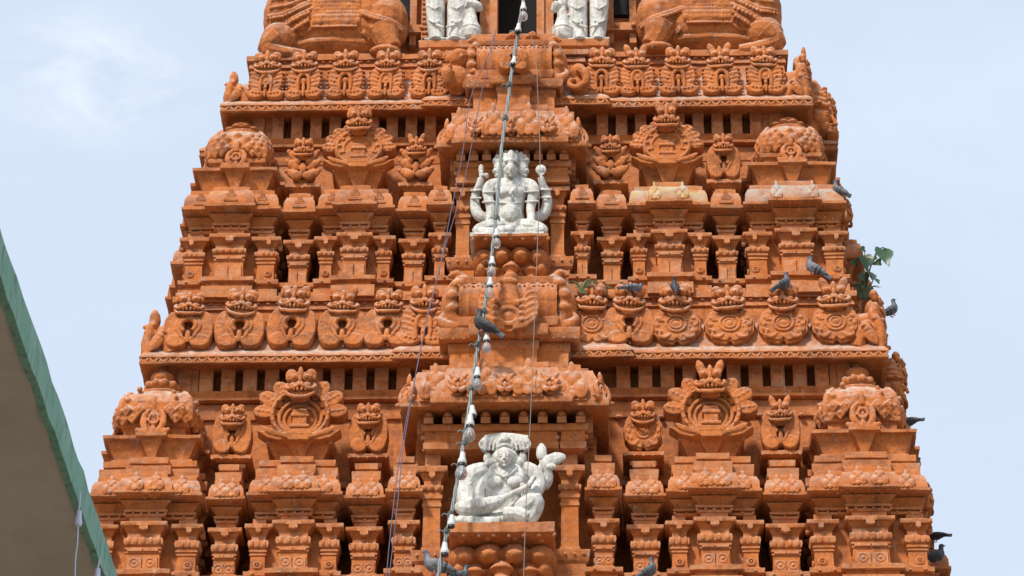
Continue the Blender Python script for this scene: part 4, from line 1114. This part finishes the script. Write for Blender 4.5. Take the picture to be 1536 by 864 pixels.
# rear arm with lotus bud and raised blade
f.t([(790, 706, 4), (812, 728, 4), (820, 716, 2), (814, 702, -4)], [11, 12, 10, 8]); hand(f, 812, 698, -6, 7)
f.k.leaf(f.q(812, 692, -6), f.q(812, 668, -6), 17, 12)
f.k.tube([f.q(808, 708, -8), f.q(822, 694, -8), f.q(836, 690, -7), f.q(848, 688, -6)], [5, 9, 11, 4], .5, 10); f.e(826, 703, -8, 9, 5, 5)
# lute: gourd bowl and long neck
f.t([(688, 757, -34), (700, 760, -40), (722, 758, -42), (744, 752, -42), (760, 745, -41)], [8, 13, 14, 11, 5], .9)
f.t([(745, 752, -44), (770, 739, -43), (790, 730, -40), (802, 716, -34)], [5.5, 4.6, 4.2, 4])
f.e(722, 752, -55, 10, 3, 8)
# legs: one folded flat, the other knee raised at the right
f.t([(738, 772, -8), (708, 778, -26), (694, 779, -30), (720, 781, -44), (752, 779, -48)], [16, 14, 11, 10, 8])
f.t([(770, 772, -10), (792, 758, -34), (803, 750, -40), (802, 765, -36), (792, 780, -32)], [17, 17, 14, 12, 11])
f.t([(758, 770, -36), (778, 770, -40), (790, 776, -40)], [12, 12, 10])
for i in range(13): f.e(685+i*5.4, 776+1.5*(i % 2), -34-4*(i % 3), 4.6, 5, 5)
f.k.box((-10, -16, -28), (130, 70, 6)); f.e(757, 782, -4, 36, 24, 14).e(750, 786, -14, 46, 26, 12)
w = mpp(755, 720, -.70)
ob('seated_statue', carve(f.k, 1.0, 1, 'seated_statue', .25), WHITE, None, at(755, 786, -.60), (0, 0, 0), w,
   'white painted seated stone statue holding a long necked lute, on the lower orange lotus bracket', 'statue')

# the two tall standing statues beside the door (only their legs are inside the picture)
def standing(px, mx, sgn, label):
    f = Fig(px, 66)
    for s in (-1, 1):
        f.t([(px+s*13, 62, -6), (px+s*14.5, 40, -4), (px+s*16, 10, -5), (px+s*16, -20, -2), (px+s*11, -58, 0)], [11.5, 13, 14.5, 15.5, 18], .95)
        f.e(px+s*14, 64, -14, 12, 18, 4)
        for i in range(3): f.t([(px+s*8, 30-22*i, -17), (px+s*17, 34-22*i, -21), (px+s*26, 28-22*i, -15)], .9)
        f.beads([(px+s*30, -20, -8), (px+s*27, 20, -10), (px+s*18, 36, -16), (px, 42, -22)], 2.2, 3.6)
        f.t([(px+s*30, -150, 0), (px+s*44, -120, 0), (px+s*46, -84, -6), (px+s*36, -58, -14)], [12, 11, 9, 7]); hand(f, px+s*34, -54, -16, 8, -1)
    f.t([(px, -52, 0), (px, -80, -2), (px, -110, -3), (px, -148, 0)], [28, 24, 27, 30], .6)
    f.t([(px, -150, 0), (px, -164, 0)], [10, 11]); face_on(f, px, -180, -4, 14); f.e(px, -184, 4, 16, 15, 18)
    f.k.lathe([(18, 0), (19, 10), (14, 16), (15, 30), (10, 36), (10, 48), (3, 62)], f.q(px, -192, 4))
    # club resting on the ledge at the door side
    f.k.lathe([(4, 0), (13, 3), (16, 14), (13, 26), (8, 44), (6.5, 58), (8, 66), (5, 74)], f.q(mx, 62, -8))
    f.k.lathe([(14, 18), (16.6, 20), (14.5, 24)], f.q(mx, 62, -8))
    f.t([(px+sgn*30, -40, -4), (mx-sgn*1, -14, -8), (mx, 6, -10)], [10, 8, 7]); f.t([(mx-6, 2, -14), (mx+sgn*10, 8, -12), (mx+sgn*14, 16, -8)], [7, 7, 4])
    f.k.box(f.q(px, 67, -4), (62, 36, 4))
    w = mpp(px, 30, 1.25)
    return ob('standing_statue', carve(f.k, 1.4, 1, 'standing_statue'), WHITE, None, at(px, 66, 1.22)+V((0, .04, .02)), (0, 0, 0), w, label, 'statue')
standing(668, 706, 1, 'white standing stone statue with a club, left of the dark doorway')
standing(883, 844, -1, 'white standing stone statue with a club, right of the dark doorway')

# kneeling elephants
def elephant():
    f = Fig(500, 82); k = f.k
    EE = [(500, 26, -8, 96, 52, 56), (505, 46, -14, 84, 48, 40), (428, 20, -14, 38, 48, 60), (450, 24, -24, 46, 38, 44), (572, 28, -22, 38, 40, 48), (552, 16, -18, 44, 42, 46)]
    for e in EE: f.e(*e)
    f.e(420, 52, -34, 30, 28, 26).e(495, -10, 0, 84, 44, 44).e(500, 72, -14, 90, 40, 14)
    def on(px, py, lift=0):
        """the point px, py laid on the carved body"""
        d = -20
        for (cx, cy, cd, rx, ry, rz) in EE:
            q = 1-((px-cx)/rx)**2
            if q <= 0: continue
            for it in range(40):
                dd = cd-ry*(1-it/40); zz = ((cy-py)*KZ+dd*.57-cd*.57)/(rz*1.08)
                if ((px-cx)/rx)**2+((dd-cd)/ry)**2+zz*zz <= 1: d = min(d, dd); break
        return (px, py, d-lift)
    def rope(pts, r, bead=0, step=6.0):
        P = []
        for a, b in zip(pts, pts[1:]):
            for i in range(5): P.append((a[0]+(b[0]-a[0])*i/5, a[1]+(b[1]-a[1])*i/5))
        P.append(pts[-1]); P = [on(*p) for p in P]
        f.t(P, r)
        if bead: f.beads([(p[0], p[1]+4.5, p[2]-1) for p in P], bead, step)
    f.t([(574, 40, -52), (580, 58, -54), (588, 70, -54)], [24, 18, 15]).e(578, 75, -60, 24, 16, 8)
    f.t([(418, 52, -52), (404, 66, -52), (424, 74, -54), (458, 77, -52)], [22, 16, 12, 8]).e(404, 66, -52, 13, 14, 15)
    # head, ears and trunk, above the picture
    f.e(440, -62, -6, 40, 40, 46).e(432, -94, -4, 30, 34, 22).t([(420, -60, -36), (412, -40, -52), (410, -26, -58), (418, -16, -60), (426, -20, -60)], [18, 13, 10, 8, 5])
    for s in (-1, 1): k.tube([f.q(462, -88, s*34), f.q(484, -66, s*48), f.q(480, -46, s*46), f.q(464, -36, s*40)], [8, 22, 18, 6], .3, 10)
    # saddle cloth laid over the flank, fringed
    for i in range(14):
        for j in range(12): f.e(*on(472+i*4.9, -40+j*6.0), 4.4, 4, 5.2)
    rope([(469, 30), (538, 30)], 2.4, 2.4, 4.4); rope([(470, -30), (469, 0), (469, 30)], 2.2); rope([(537, -30), (538, 0), (538, 30)], 2.2)
    for x in (497, 507):
        P = [on(x, 34+i*5) for i in range(9)]; f.beads(P, 1.7, 3.4)
    # girth ropes and bead garlands
    rope([(394, 38), (412, 36), (440, 20), (468, 6)], 2.6, 3.2); rope([(398, 57), (418, 52), (444, 32), (466, 18)], 2.6, 3.2)
    rope([(400, 16), (424, 14), (450, 2), (468, -8)], 2.4, 2.8); rope([(539, 10), (562, 18), (586, 26), (604, 38)], 2.6, 3.4)
    rope([(404, 4), (428, 2), (458, -10)], 3.0); rope([(406, -8), (432, -10), (456, -20)], 2.6)
    rope([(438, 46), (456, 45), (468, 36), (466, 26)], 2.4); rope([(448, 40), (458, 34)], 2.4)
    rope([(544, 40), (554, 52), (574, 56)], 2.4, 2.2); rope([(556, 22), (572, 26), (572, 40), (560, 43), (556, 34)], 2.2); rope([(562, 30), (567, 36)], 2.0)
    k.box((0, -10, -26), (212, 84, 8))
    return carve(f.k, 1.2, 1, 'kneeling_elephant', .3)
EL = elephant()
w = mpp(500, 60, 1.4)
pL = at(499, 84, 1.04); pR = at(1066, 78, 1.04); pL.z = pR.z = ZT1
ob('elephant_statue', EL, TERRA_W, None, pL+V((0, .45, .25)), (0, 0, 0), w, 'orange carved kneeling elephant with saddle cloth and bead garlands, left of the doorway', 'statue', 'kneeling elephants of the upper storey')
ob('elephant_statue', EL, TERRA_W, None, pR+V((0, .45, .25)), (0, 0, 0), (-w, w, w), 'orange carved kneeling elephant with saddle cloth and bead garlands, right of the doorway', 'statue', 'kneeling elephants of the upper storey')

# ------------------------------------------------------------------ pigeons
def pigeon_mesh(pitch, look=0, crouch=0):
    k = Mk(); k.tube([(-.150, 0, .082), (-.09, 0, .080), (-.03, 0, .077), (.03, 0, .080), (.068, 0, .098), (.090, 0, .128-crouch*.5), (.104, 0, .158-crouch)], [.018, .038, .055, .058, .044, .029, .024], .92, 14)
    hx, hz = .112, .170-crouch
    k.ell((hx, look*.008, hz), (.028, .023, .024))
    for s in (-1, 1):
        k.tube([(.055, s*.040, .098), (.0, s*.052, .095), (-.07, s*.043, .095), (-.14, s*.024, .094), (-.195, s*.010, .090)], [.018, .034, .032, .020, .006], .42, 10)
    k.tube([(-.11, 0, .080), (-.17, 0, .076), (-.255, 0, .068)], [.020, .024, .026], .32, 10)
    k.ell((-.02, 0, .048), (.05, .03, .02))
    me = carve(k, .0052, 1, 'pigeon')
    m = Matrix.Translation((0, 0, .07)) @ Matrix.Rotation(-pitch, 4, 'Y') @ Matrix.Translation((0, 0, -.07))
    kb = Mk(); kb.cone((hx+.038, look*.02, hz-.004), .008, .002, .028, (0, R(98), 0), 8); kb.ell((hx+.028, 0, hz+.003), (.007, .009, .005))
    be = kb.mesh('beak')
    ke = Mk()
    for s in (-1, 1): ke.ell((hx+.008, s*.022, hz+.006), .0055, u=8, v=6)
    ey = ke.mesh('eyes')
    lg = []
    for s in (-1, 1):
        kl = Mk(); kl.tube([(-.005, s*.022, .055), (0, s*.024, .025), (.004, s*.025, .004)], [.010, .005, .005], 1, 8)
        for a in (-.5, 0, .5): kl.tube([(.004, s*.025, .004), (.004+.030*math.cos(a), s*.025+.030*math.sin(a), .003)], [.005, .003], 1, 6)
        kl.tube([(.004, s*.025, .004), (-.016, s*.025, .003)], [.005, .003], 1, 6); lg.append(kl.mesh('leg'))
    return me, be, ey, lg, m
PM = {q: pigeon_mesh(*q) for q in ((R(38), 0, 0), (R(20), 0, 0), (R(8), 0, .03), (R(55), 0, 0))}
def pigeon(px, py, Y, rz, q, mat, label, s=1.0):
    """px, py is where the feet stand"""
    me, be, ey, lg, m = PM[q]
    p = at(px, py, Y)
    r = root('pigeon', p, label, 'pigeon', 'pigeons perched on the tower', rz)
    r.scale = (s, s, s)
    for nm, d, mt in (('body', me, mat), ('beak', be, BEAK), ('eyes', ey, BLACKP)):
        o = ob(nm, d, mt, r); o.matrix_local = m
    for l in lg: ob('leg', l, LEGM, r)
    return r
UP, MID, LOW, STEEP = (R(38), 0, 0), (R(20), 0, 0), (R(8), 0, .03), (R(55), 0, 0)
pigeon(1257, 296, .33, R(128), UP, PIG3, 'grey pigeon on the grey stained eave at the right corner, back to the viewer', 1.15)
pigeon(1220, 412, .25, R(165), UP, PIG1, 'grey pigeon facing left before the right corner shrine pilasters, tail to the right', 1.12)
pigeon(1177, 434, -.06, R(32), UP, PIG3, 'slate grey pigeon perched on a lion face head below the right corner shrine', 1.05)
pigeon(1012, 437, -.06, R(95), STEEP, PIG2, 'small dark pigeon hunched on a lion face head, seen from behind', .85)
pigeon(952, 440, -.04, R(20), LOW, PIG1, 'pale grey pigeon crouching low on the ledge beside the weeds', .9)
pigeon(1338, 474, 1.0, R(22), UP, PIG3, 'slate pigeon standing against the sky on the right hand cornice, head up', 1.05)
pigeon(724, 499, -.98, R(158), UP, PIG2, 'nearly black pigeon standing on the cable of light bulbs', 1.38)
pigeon(1364, 641, .75, R(140), LOW, PIG3, 'grey pigeon low on the shrine dome at the right edge, tail to the sky', .9)
pigeon(1374, 705, .8, R(40), MID, PIG2, 'black pigeon behind the lower right corner eave, only partly seen', .85)
pigeon(1404, 846, .9, R(25), MID, PIG2, 'large dark pigeon low down at the right edge of the tower', 1.25)
pigeon(1404, 812, 1.5, R(150), LOW, PIG2, 'small dark pigeon just above the large dark one at the right edge', .85)
pigeon(652, 862, -1.15, R(178), MID, PIG1, 'grey pigeon with violet neck at the bottom edge, facing left under the last bulb', 1.35)
pigeon(690, 874, -1.30, R(10), MID, PIG3, 'slate pigeon cut off by the bottom edge, close beside the violet necked one', 1.0)
pigeon(974, 868, -.62, R(28), UP, PIG3, 'slate grey pigeon at the bottom edge in front of a slender pilaster, facing right', 1.15)

# ------------------------------------------------------------------ hanging cables and bulbs
def yl(py): return .05-1.12*py/600
def line(pts): return [at(x, y, yl(y)) for x, y in pts]
def tubemesh(pts, r, name, twist=0, n=8):
    k = Mk()
    if not twist: k.tube(pts, r, 1, n, False, 4)
    else:
        L = [pts[0]]
        for a, b in zip(pts, pts[1:]):
            m = max(2, int((b-a).length/.05))
            for i in range(1, m+1): L.append(a.lerp(b, i/m))
        for j in range(twist):
            q = [p+V((math.cos(i*.55+j*6.28/twist), math.sin(i*.55+j*6.28/twist), 0))*r*.95 for i, p in enumerate(L)]
            k.tube(q, r*.85, 1, 7, False, 1)
    return k.mesh(name, 60)
cpts = [(789, -30), (784, 6), (775, 60), (768, 104), (761, 160), (752, 225), (746, 300), (742, 345), (733, 420), (724, 480), (715, 530), (704, 610), (693, 680), (679, 760), (667, 812), (661, 838), (655, 880)]
p0 = at(784, 0, yl(0))
ls = root('bulb_cable', at(655, 880, yl(880)), 'twisted grey cable with clear light bulbs hanging down the middle of the tower', 'string lights')
L0 = WL[ls.name]
ob('cable', tubemesh([p-L0 for p in line(cpts)], .0135, 'cable', 3), CABLE, ls)
k = Mk()
for px, py in ((776, 50), (768, 100), (764, 130), (758, 180), (745, 330), (737, 395), (733, 430), (726, 470), (716, 520), (708, 585), (699, 650), (697, 668), (690, 700), (676, 775), (670, 800)):
    p = at(px, py, yl(py))-L0
    for i in range(3): k.tube([p+V((-.035, .02, .02*i)), p+V((0, -.045, .02*i+.01)), p+V((.035, .02, .02*i))], .009, 1, 6, False, 3)
    k.tube([p, p+V((-.07, -.02, .03)), p+V((-.10, -.02, .0))], [.009, .007, .004], 1, 6, False, 3)
ob('binding', k.mesh('binding'), CABLE, ls)
ks = Mk(); ks.lathe([(.022, .125), (.028, .12), (.034, .06), (.047, .03), (.050, 0), (.046, -.012)], n=18); SOCK = ks.mesh('socket')
ks = Mk(); ks.lathe([(.040, -.012), (.042, -.035), (.036, -.04)], n=18); COLLAR = ks.mesh('collar')
ks = Mk(); ks.lathe([(.028, -.035), (.034, -.05), (.055, -.085), (.068, -.125), (.064, -.165), (.042, -.195), (.012, -.207)], n=22); BULB = ks.mesh('bulb', 80)
ks = Mk(); ks.lathe([(.010, -.04), (.012, -.09), (.006, -.10)], n=8); ks.tube([(-.02, 0, -.13), (-.008, 0, -.095), (.008, 0, -.095), (.02, 0, -.13)], .003, 1, 6); FILA = ks.mesh('filament')
for px, py, tilt, hasb, sc in ((785, 14, 0, 1, .85), (777, 46, .1, 0, .85), (770, 95, .15, 0, .8), (745, 354, .02, 1, .82), (738, 396, .05, 1, .82), (735, 428, .05, 1, .84), (730, 510, .0, 1, .84), (716, 564, .03, 1, .90), (709, 622, -.05, 0, .95), (705, 637, .03, 1, 1.05), (693, 694, .06, 1, 1.05), (677, 787, .05, 0, .95), (667, 829, 0, 0, 1.0)):
    p = at(px, py, yl(py)-.06)-L0
    s = ob('lamp_socket', SOCK, PORC, ls, p, (0, tilt, 0), sc)
    ob('collar', COLLAR, BLACKP, s)
    if hasb: b = ob('bulb', BULB, GLASS, s); ob('filament', FILA, PORC, s)
def wire(pts, r, mat, label, name='wire'):
    P = line(pts); o0 = P[-1]
    o = ob(name, tubemesh([p-o0 for p in P], r, name), mat, None, o0); o['label'] = label; o['category'] = 'wire'; return o
wire([(744, 44), (738, 70), (716, 118), (703, 160), (694, 230), (676, 320), (660, 400), (642, 470), (628, 540), (604, 660), (590, 760), (578, 880)], .0055, WIREM, 'thin violet wire sagging from the bulb cable to lower left, outer of the pair')
wire([(741, 52), (733, 100), (722, 140), (708, 215), (692, 290), (668, 370), (650, 440), (636, 500), (622, 570), (604, 680), (596, 760), (582, 880)], .0055, WIREM, 'thin violet wire sagging from the bulb cable to lower left, inner of the pair')
wire([(796, 50), (804, 90), (807, 150), (810, 230), (808, 320), (804, 420), (800, 520), (796, 620), (789, 760), (785, 880)], .005, WIREG, 'thin grey wire hanging straight down right of the white seated statues')

# ------------------------------------------------------------------ neighbouring roof in the foreground
def hz(px, py, H): d = ray(px, py); return CAM+d*(H/d.z)
B0, B1 = hz(0, 408, 6.0), hz(156, 856, 6.0)
dv = (B1-B0).normalized(); lv = V((-dv.y, dv.x, 0)).normalized()
if lv.x > 0: lv = -lv
B0, B1 = B0+lv*.035, B1+lv*.035
A0, A1 = B0-dv*4, B1+dv*5
nr = root('neighbouring_roof', V((A0.x-2.5, (A0.y+A1.y)/2, GZ)), 'brown concrete roof overhang with a weathered green edge in the left foreground', 'roof')
N0 = WL[nr.name]
def hexa(k, a, b, w, h, z):
    P = [a, b, b+w, a+w]; lo = [k.bm.verts.new(p+V((0, 0, z))-N0) for p in P]; hi = [k.bm.verts.new(p+V((0, 0, z+h))-N0) for p in P]
    k.bm.faces.new(lo); k.bm.faces.new(hi)
    for i in range(4): k.bm.faces.new((lo[i], lo[(i+1) % 4], hi[(i+1) % 4], hi[i]))
k = Mk(); hexa(k, A0, A1, lv*4.2, .16, .006); ob('soffit', k.mesh('soffit', 30), SOFFIT, nr)
k = Mk(); n = 90
prev = None; rnd = random.Random(4)
for i in range(n+1):
    p = A0.lerp(A1, i/n); j = rnd.uniform(-.008, .008); q = rnd.uniform(-.006, .006)
    row = [k.bm.verts.new(p-N0+v) for v in (V((0, 0, j)), -lv*.03+V((0, 0, j)), -lv*(.032+q)+V((0, 0, .09)), -lv*.03+V((0, 0, .155+q*2)), V((0, 0, .155+q*2)))]
    if prev:
        for a in range(5): k.bm.faces.new((prev[a], prev[(a+1) % 5], row[(a+1) % 5], row[a]))
    else: k.bm.faces.new(row)
    prev = row
k.bm.faces.new(prev[::-1]); ob('edge_board', k.mesh('edge_board', 30), GREEN, nr)
k = Mk(); hexa(k, A0+lv*2.2, A1+lv*2.2, lv*.3, 7.6, -7.6); ob('wall', k.mesh('wall', 30), SOFFIT, nr)
# string of little lights that hangs from the overhang
def hd(px, py, H): return hz(px, py, H)
q0 = hz(120, 742, 6.0); yq = q0.y+.02
def qa(px, py): return at(px, py, yq)
hl = root('hanging_light', qa(112, 900), 'pale little lamp on a thin cord under the green roof edge', 'string lights')
H0 = WL[hl.name]
k = Mk(); k.tube([qa(x, y)-H0 for x, y in ((121, 738), (119, 760), (117, 790), (116, 815), (113, 842), (112, 900))], .0032, 1, 6)
ob('cord', k.mesh('cord'), PLAST, hl)
k = Mk(); k.lathe([(.004, .035), (.010, .03), (.012, .0), (.016, -.02), (.012, -.035), (.004, -.04)], n=12)
LAMP = k.mesh('lamp'); ob('lamp', LAMP, PLAST, hl, qa(118, 777)-H0)
hl2 = root('hanging_light', qa(146, 905), 'pale little lamp at the bottom edge of the picture under the green roof edge', 'string lights'); H0 = WL[hl2.name]
k = Mk(); k.tube([qa(150, 838)-H0, qa(146, 860)-H0, qa(146, 905)-H0], .003, 1, 6); ob('cord', k.mesh('cord'), PLAST, hl2); ob('lamp', LAMP, PLAST, hl2, qa(146, 864)-H0)

# ------------------------------------------------------------------ plants rooted in the stone
def leafmesh():
    k = Mk(); o = [(0, 0), (.18, .10), (.34, .02), (.44, -.18), (.36, -.45), (.16, -.72), (.02, -1.05), (-.02, -1.05), (-.16, -.72), (-.36, -.45), (-.44, -.18), (-.34, .02), (-.18, .10)]
    c = k.bm.verts.new((0, .06, -.3)); b = [k.bm.verts.new((x, -.10*abs(x)*2+.05*math.sin(i), z)) for i, (x, z) in enumerate(o)]
    for i in range(len(b)): k.bm.faces.new((c, b[i], b[(i+1) % len(b)]))
    return k.mesh('leaf', 60)
LM = leafmesh()
YPL = 1.55
pp = at(1297, 440, YPL); pl_ = root('peepal_seedling', pp, 'young green fig plant with drooping heart shaped leaves, growing from the right flank', 'plant')
k = Mk(); q = lambda x, y, d=0: at(x, y, YPL+d)-pp
for pts in (((1297, 440), (1302, 415), (1309, 392), (1322, 372), (1330, 375)), ((1302, 415), (1300, 396), (1296, 376)), ((1300, 425), (1290, 405), (1281, 388)), ((1309, 392), (1316, 374), (1313, 370)), ((1297, 440), (1306, 428), (1312, 414))):
    k.tube([q(x, y) for x, y in pts], [.016]+[.010]*(len(pts)-2)+[.004], 1, 7)
ob('stem', k.mesh('stem'), STEM, pl_)
rnd = random.Random(11)
for px, py, s, rz, ry in ((1323, 374, .36, .3, -.15), (1309, 385, .26, -.5, .5), (1299, 387, .27, .2, .1), (1282, 390, .17, -.4, -.3), (1297, 374, .13, .5, 1.2), (1306, 408, .24, .6, .3), (1296, 410, .22, -.3, -.2), (1313, 392, .22, -.2, -.6), (1301, 428, .26, .4, .2), (1290, 424, .22, -.6, -.4), (1310, 416, .2, .7, 0), (1295, 440, .24, .1, .3), (1304, 442, .22, -.4, -.3)):
    ob('leaf', LM, LEAF, pl_, q(px, py, rnd.uniform(-.12, .12)), (R(-18)+rnd.uniform(-.3, .3), ry, rz), s*.82)
def weed(px, py, Y, n, h, label, sd):
    p = at(px, py, Y); r_ = random.Random(sd); k = Mk()
    for i in range(n):
        a = r_.uniform(-1.1, 1.1); L = h*r_.uniform(.5, 1); d = r_.uniform(-.5, .3)
        k.tube([(0+r_.uniform(-.04, .04), 0, 0), (L*.4*math.sin(a), d*L*.3, L*.6), (L*math.sin(a), d*L*.7, L*(.75-.3*abs(a)))], [.007, .006, .002], .5, 5, False, 3)
    o = ob('weed', k.mesh('weed'), GRASS, None, p, label=label, cat='plant', group='weeds growing from the stone'); return o
weed(874, 440, -.02, 34, .28, 'tuft of thin green weeds right of the barrel roof below the upper seated statue', 3)
weed(908, 438, .22, 14, .15, 'short tuft of weeds on the ledge above the first lion face right of centre', 5)
weed(1300, 446, 1.35, 20, .30, 'dry tuft of weeds at the foot of the fig plant', 8)

# ------------------------------------------------------------------ ground, sky, sun
k = Mk(); k.bm.verts.new
vs = [k.bm.verts.new((x, y, 0)) for x, y in ((-1500, -1500), (1500, -1500), (1500, 1500), (-1500, 1500))]; k.bm.faces.new(vs)
def groundm():
    m, t, b = nt('sandy_paving'); g = t.nodes.new('ShaderNodeNewGeometry'); P = g.outputs['Position']
    col = mix(t, ramp(t, tex(t, P, .4, 6), .3, .7), (.14, .125, .10), (.22, .195, .155))
    t.links.new(col, b.inputs['Base Color']); b.inputs['Roughness'].default_value = .9; bump(t, b, tex(t, P, 5, 5), .3, .02); return m
ob('ground', k.mesh('ground'), groundm(), None, (0, 0, GZ), kind='structure')

SUN_DIR = V((-.42, -.72, .90)).normalized()
el = math.asin(SUN_DIR.z); az = math.atan2(SUN_DIR.x, SUN_DIR.y)
sd_ = bpy.data.lights.new('sun', 'SUN'); sd_.energy = 3.1; sd_.angle = R(6); sd_.color = (1, .95, .87)
so = bpy.data.objects.new('sun', sd_); C.objects.link(so); so.rotation_euler = SUN_DIR.to_track_quat('Z', 'Y').to_euler(); so.location = (-20, -30, 30)
wd = bpy.data.worlds.new('World'); scene.world = wd; wd.use_nodes = True
t = wd.node_tree; t.nodes.clear()
out = t.nodes.new('ShaderNodeOutputWorld'); bg = t.nodes.new('ShaderNodeBackground'); sky = t.nodes.new('ShaderNodeTexSky')
sky.sky_type = 'NISHITA'; sky.sun_disc = False; sky.sun_elevation = el; sky.sun_rotation = az; sky.dust_density = 2.5; sky.air_density = 1.0; sky.ozone_density = 1.2
tc = t.nodes.new('ShaderNodeTexCoord'); D = tc.outputs['Generated']
cl = ramp(t, tex(t, vscale(t, D, (1, 1, 2.2)), 5.5, 6, .55, .3), .50, .80)
veil = mix(t, mul(t, mul(t, cl, .10), .74, 'ADD'), sky.outputs[0], (7.9, 9.0, 10.6))
# one thin high cloud over the left of the tower
cd = ray(150, 118).normalized()
sb = t.nodes.new('ShaderNodeVectorMath'); sb.operation = 'SUBTRACT'; t.links.new(D, sb.inputs[0]); sb.inputs[1].default_value = cd
ln = t.nodes.new('ShaderNodeVectorMath'); ln.operation = 'LENGTH'; t.links.new(vscale(t, sb.outputs[0], (1, 1, 1.9)), ln.inputs[0])
rad_ = ramp(t, ln.outputs['Value'], .006, .040, (1, 1, 1, 1), (0, 0, 0, 1))
cn = ramp(t, tex(t, vscale(t, D, (1, 1, 2.0)), 38, 6, .6, .5), .36, .66)
veil = mix(t, mul(t, mul(t, rad_, cn), .42), veil, (11.2, 11.3, 11.8))
t.links.new(veil, bg.inputs[0]); bg.inputs[1].default_value = .085
t.links.new(bg.outputs[0], out.inputs[0])
scene.view_settings.view_transform = 'Standard'; scene.view_settings.look = 'None'; scene.view_settings.gamma = 1
scene.view_settings.use_curve_mapping = False; scene.view_settings.exposure = .38
scene.cycles.max_bounces = 6; scene.cycles.diffuse_bounces = 2; scene.cycles.transmission_bounces = 6
scene.cycles.use_denoising = True
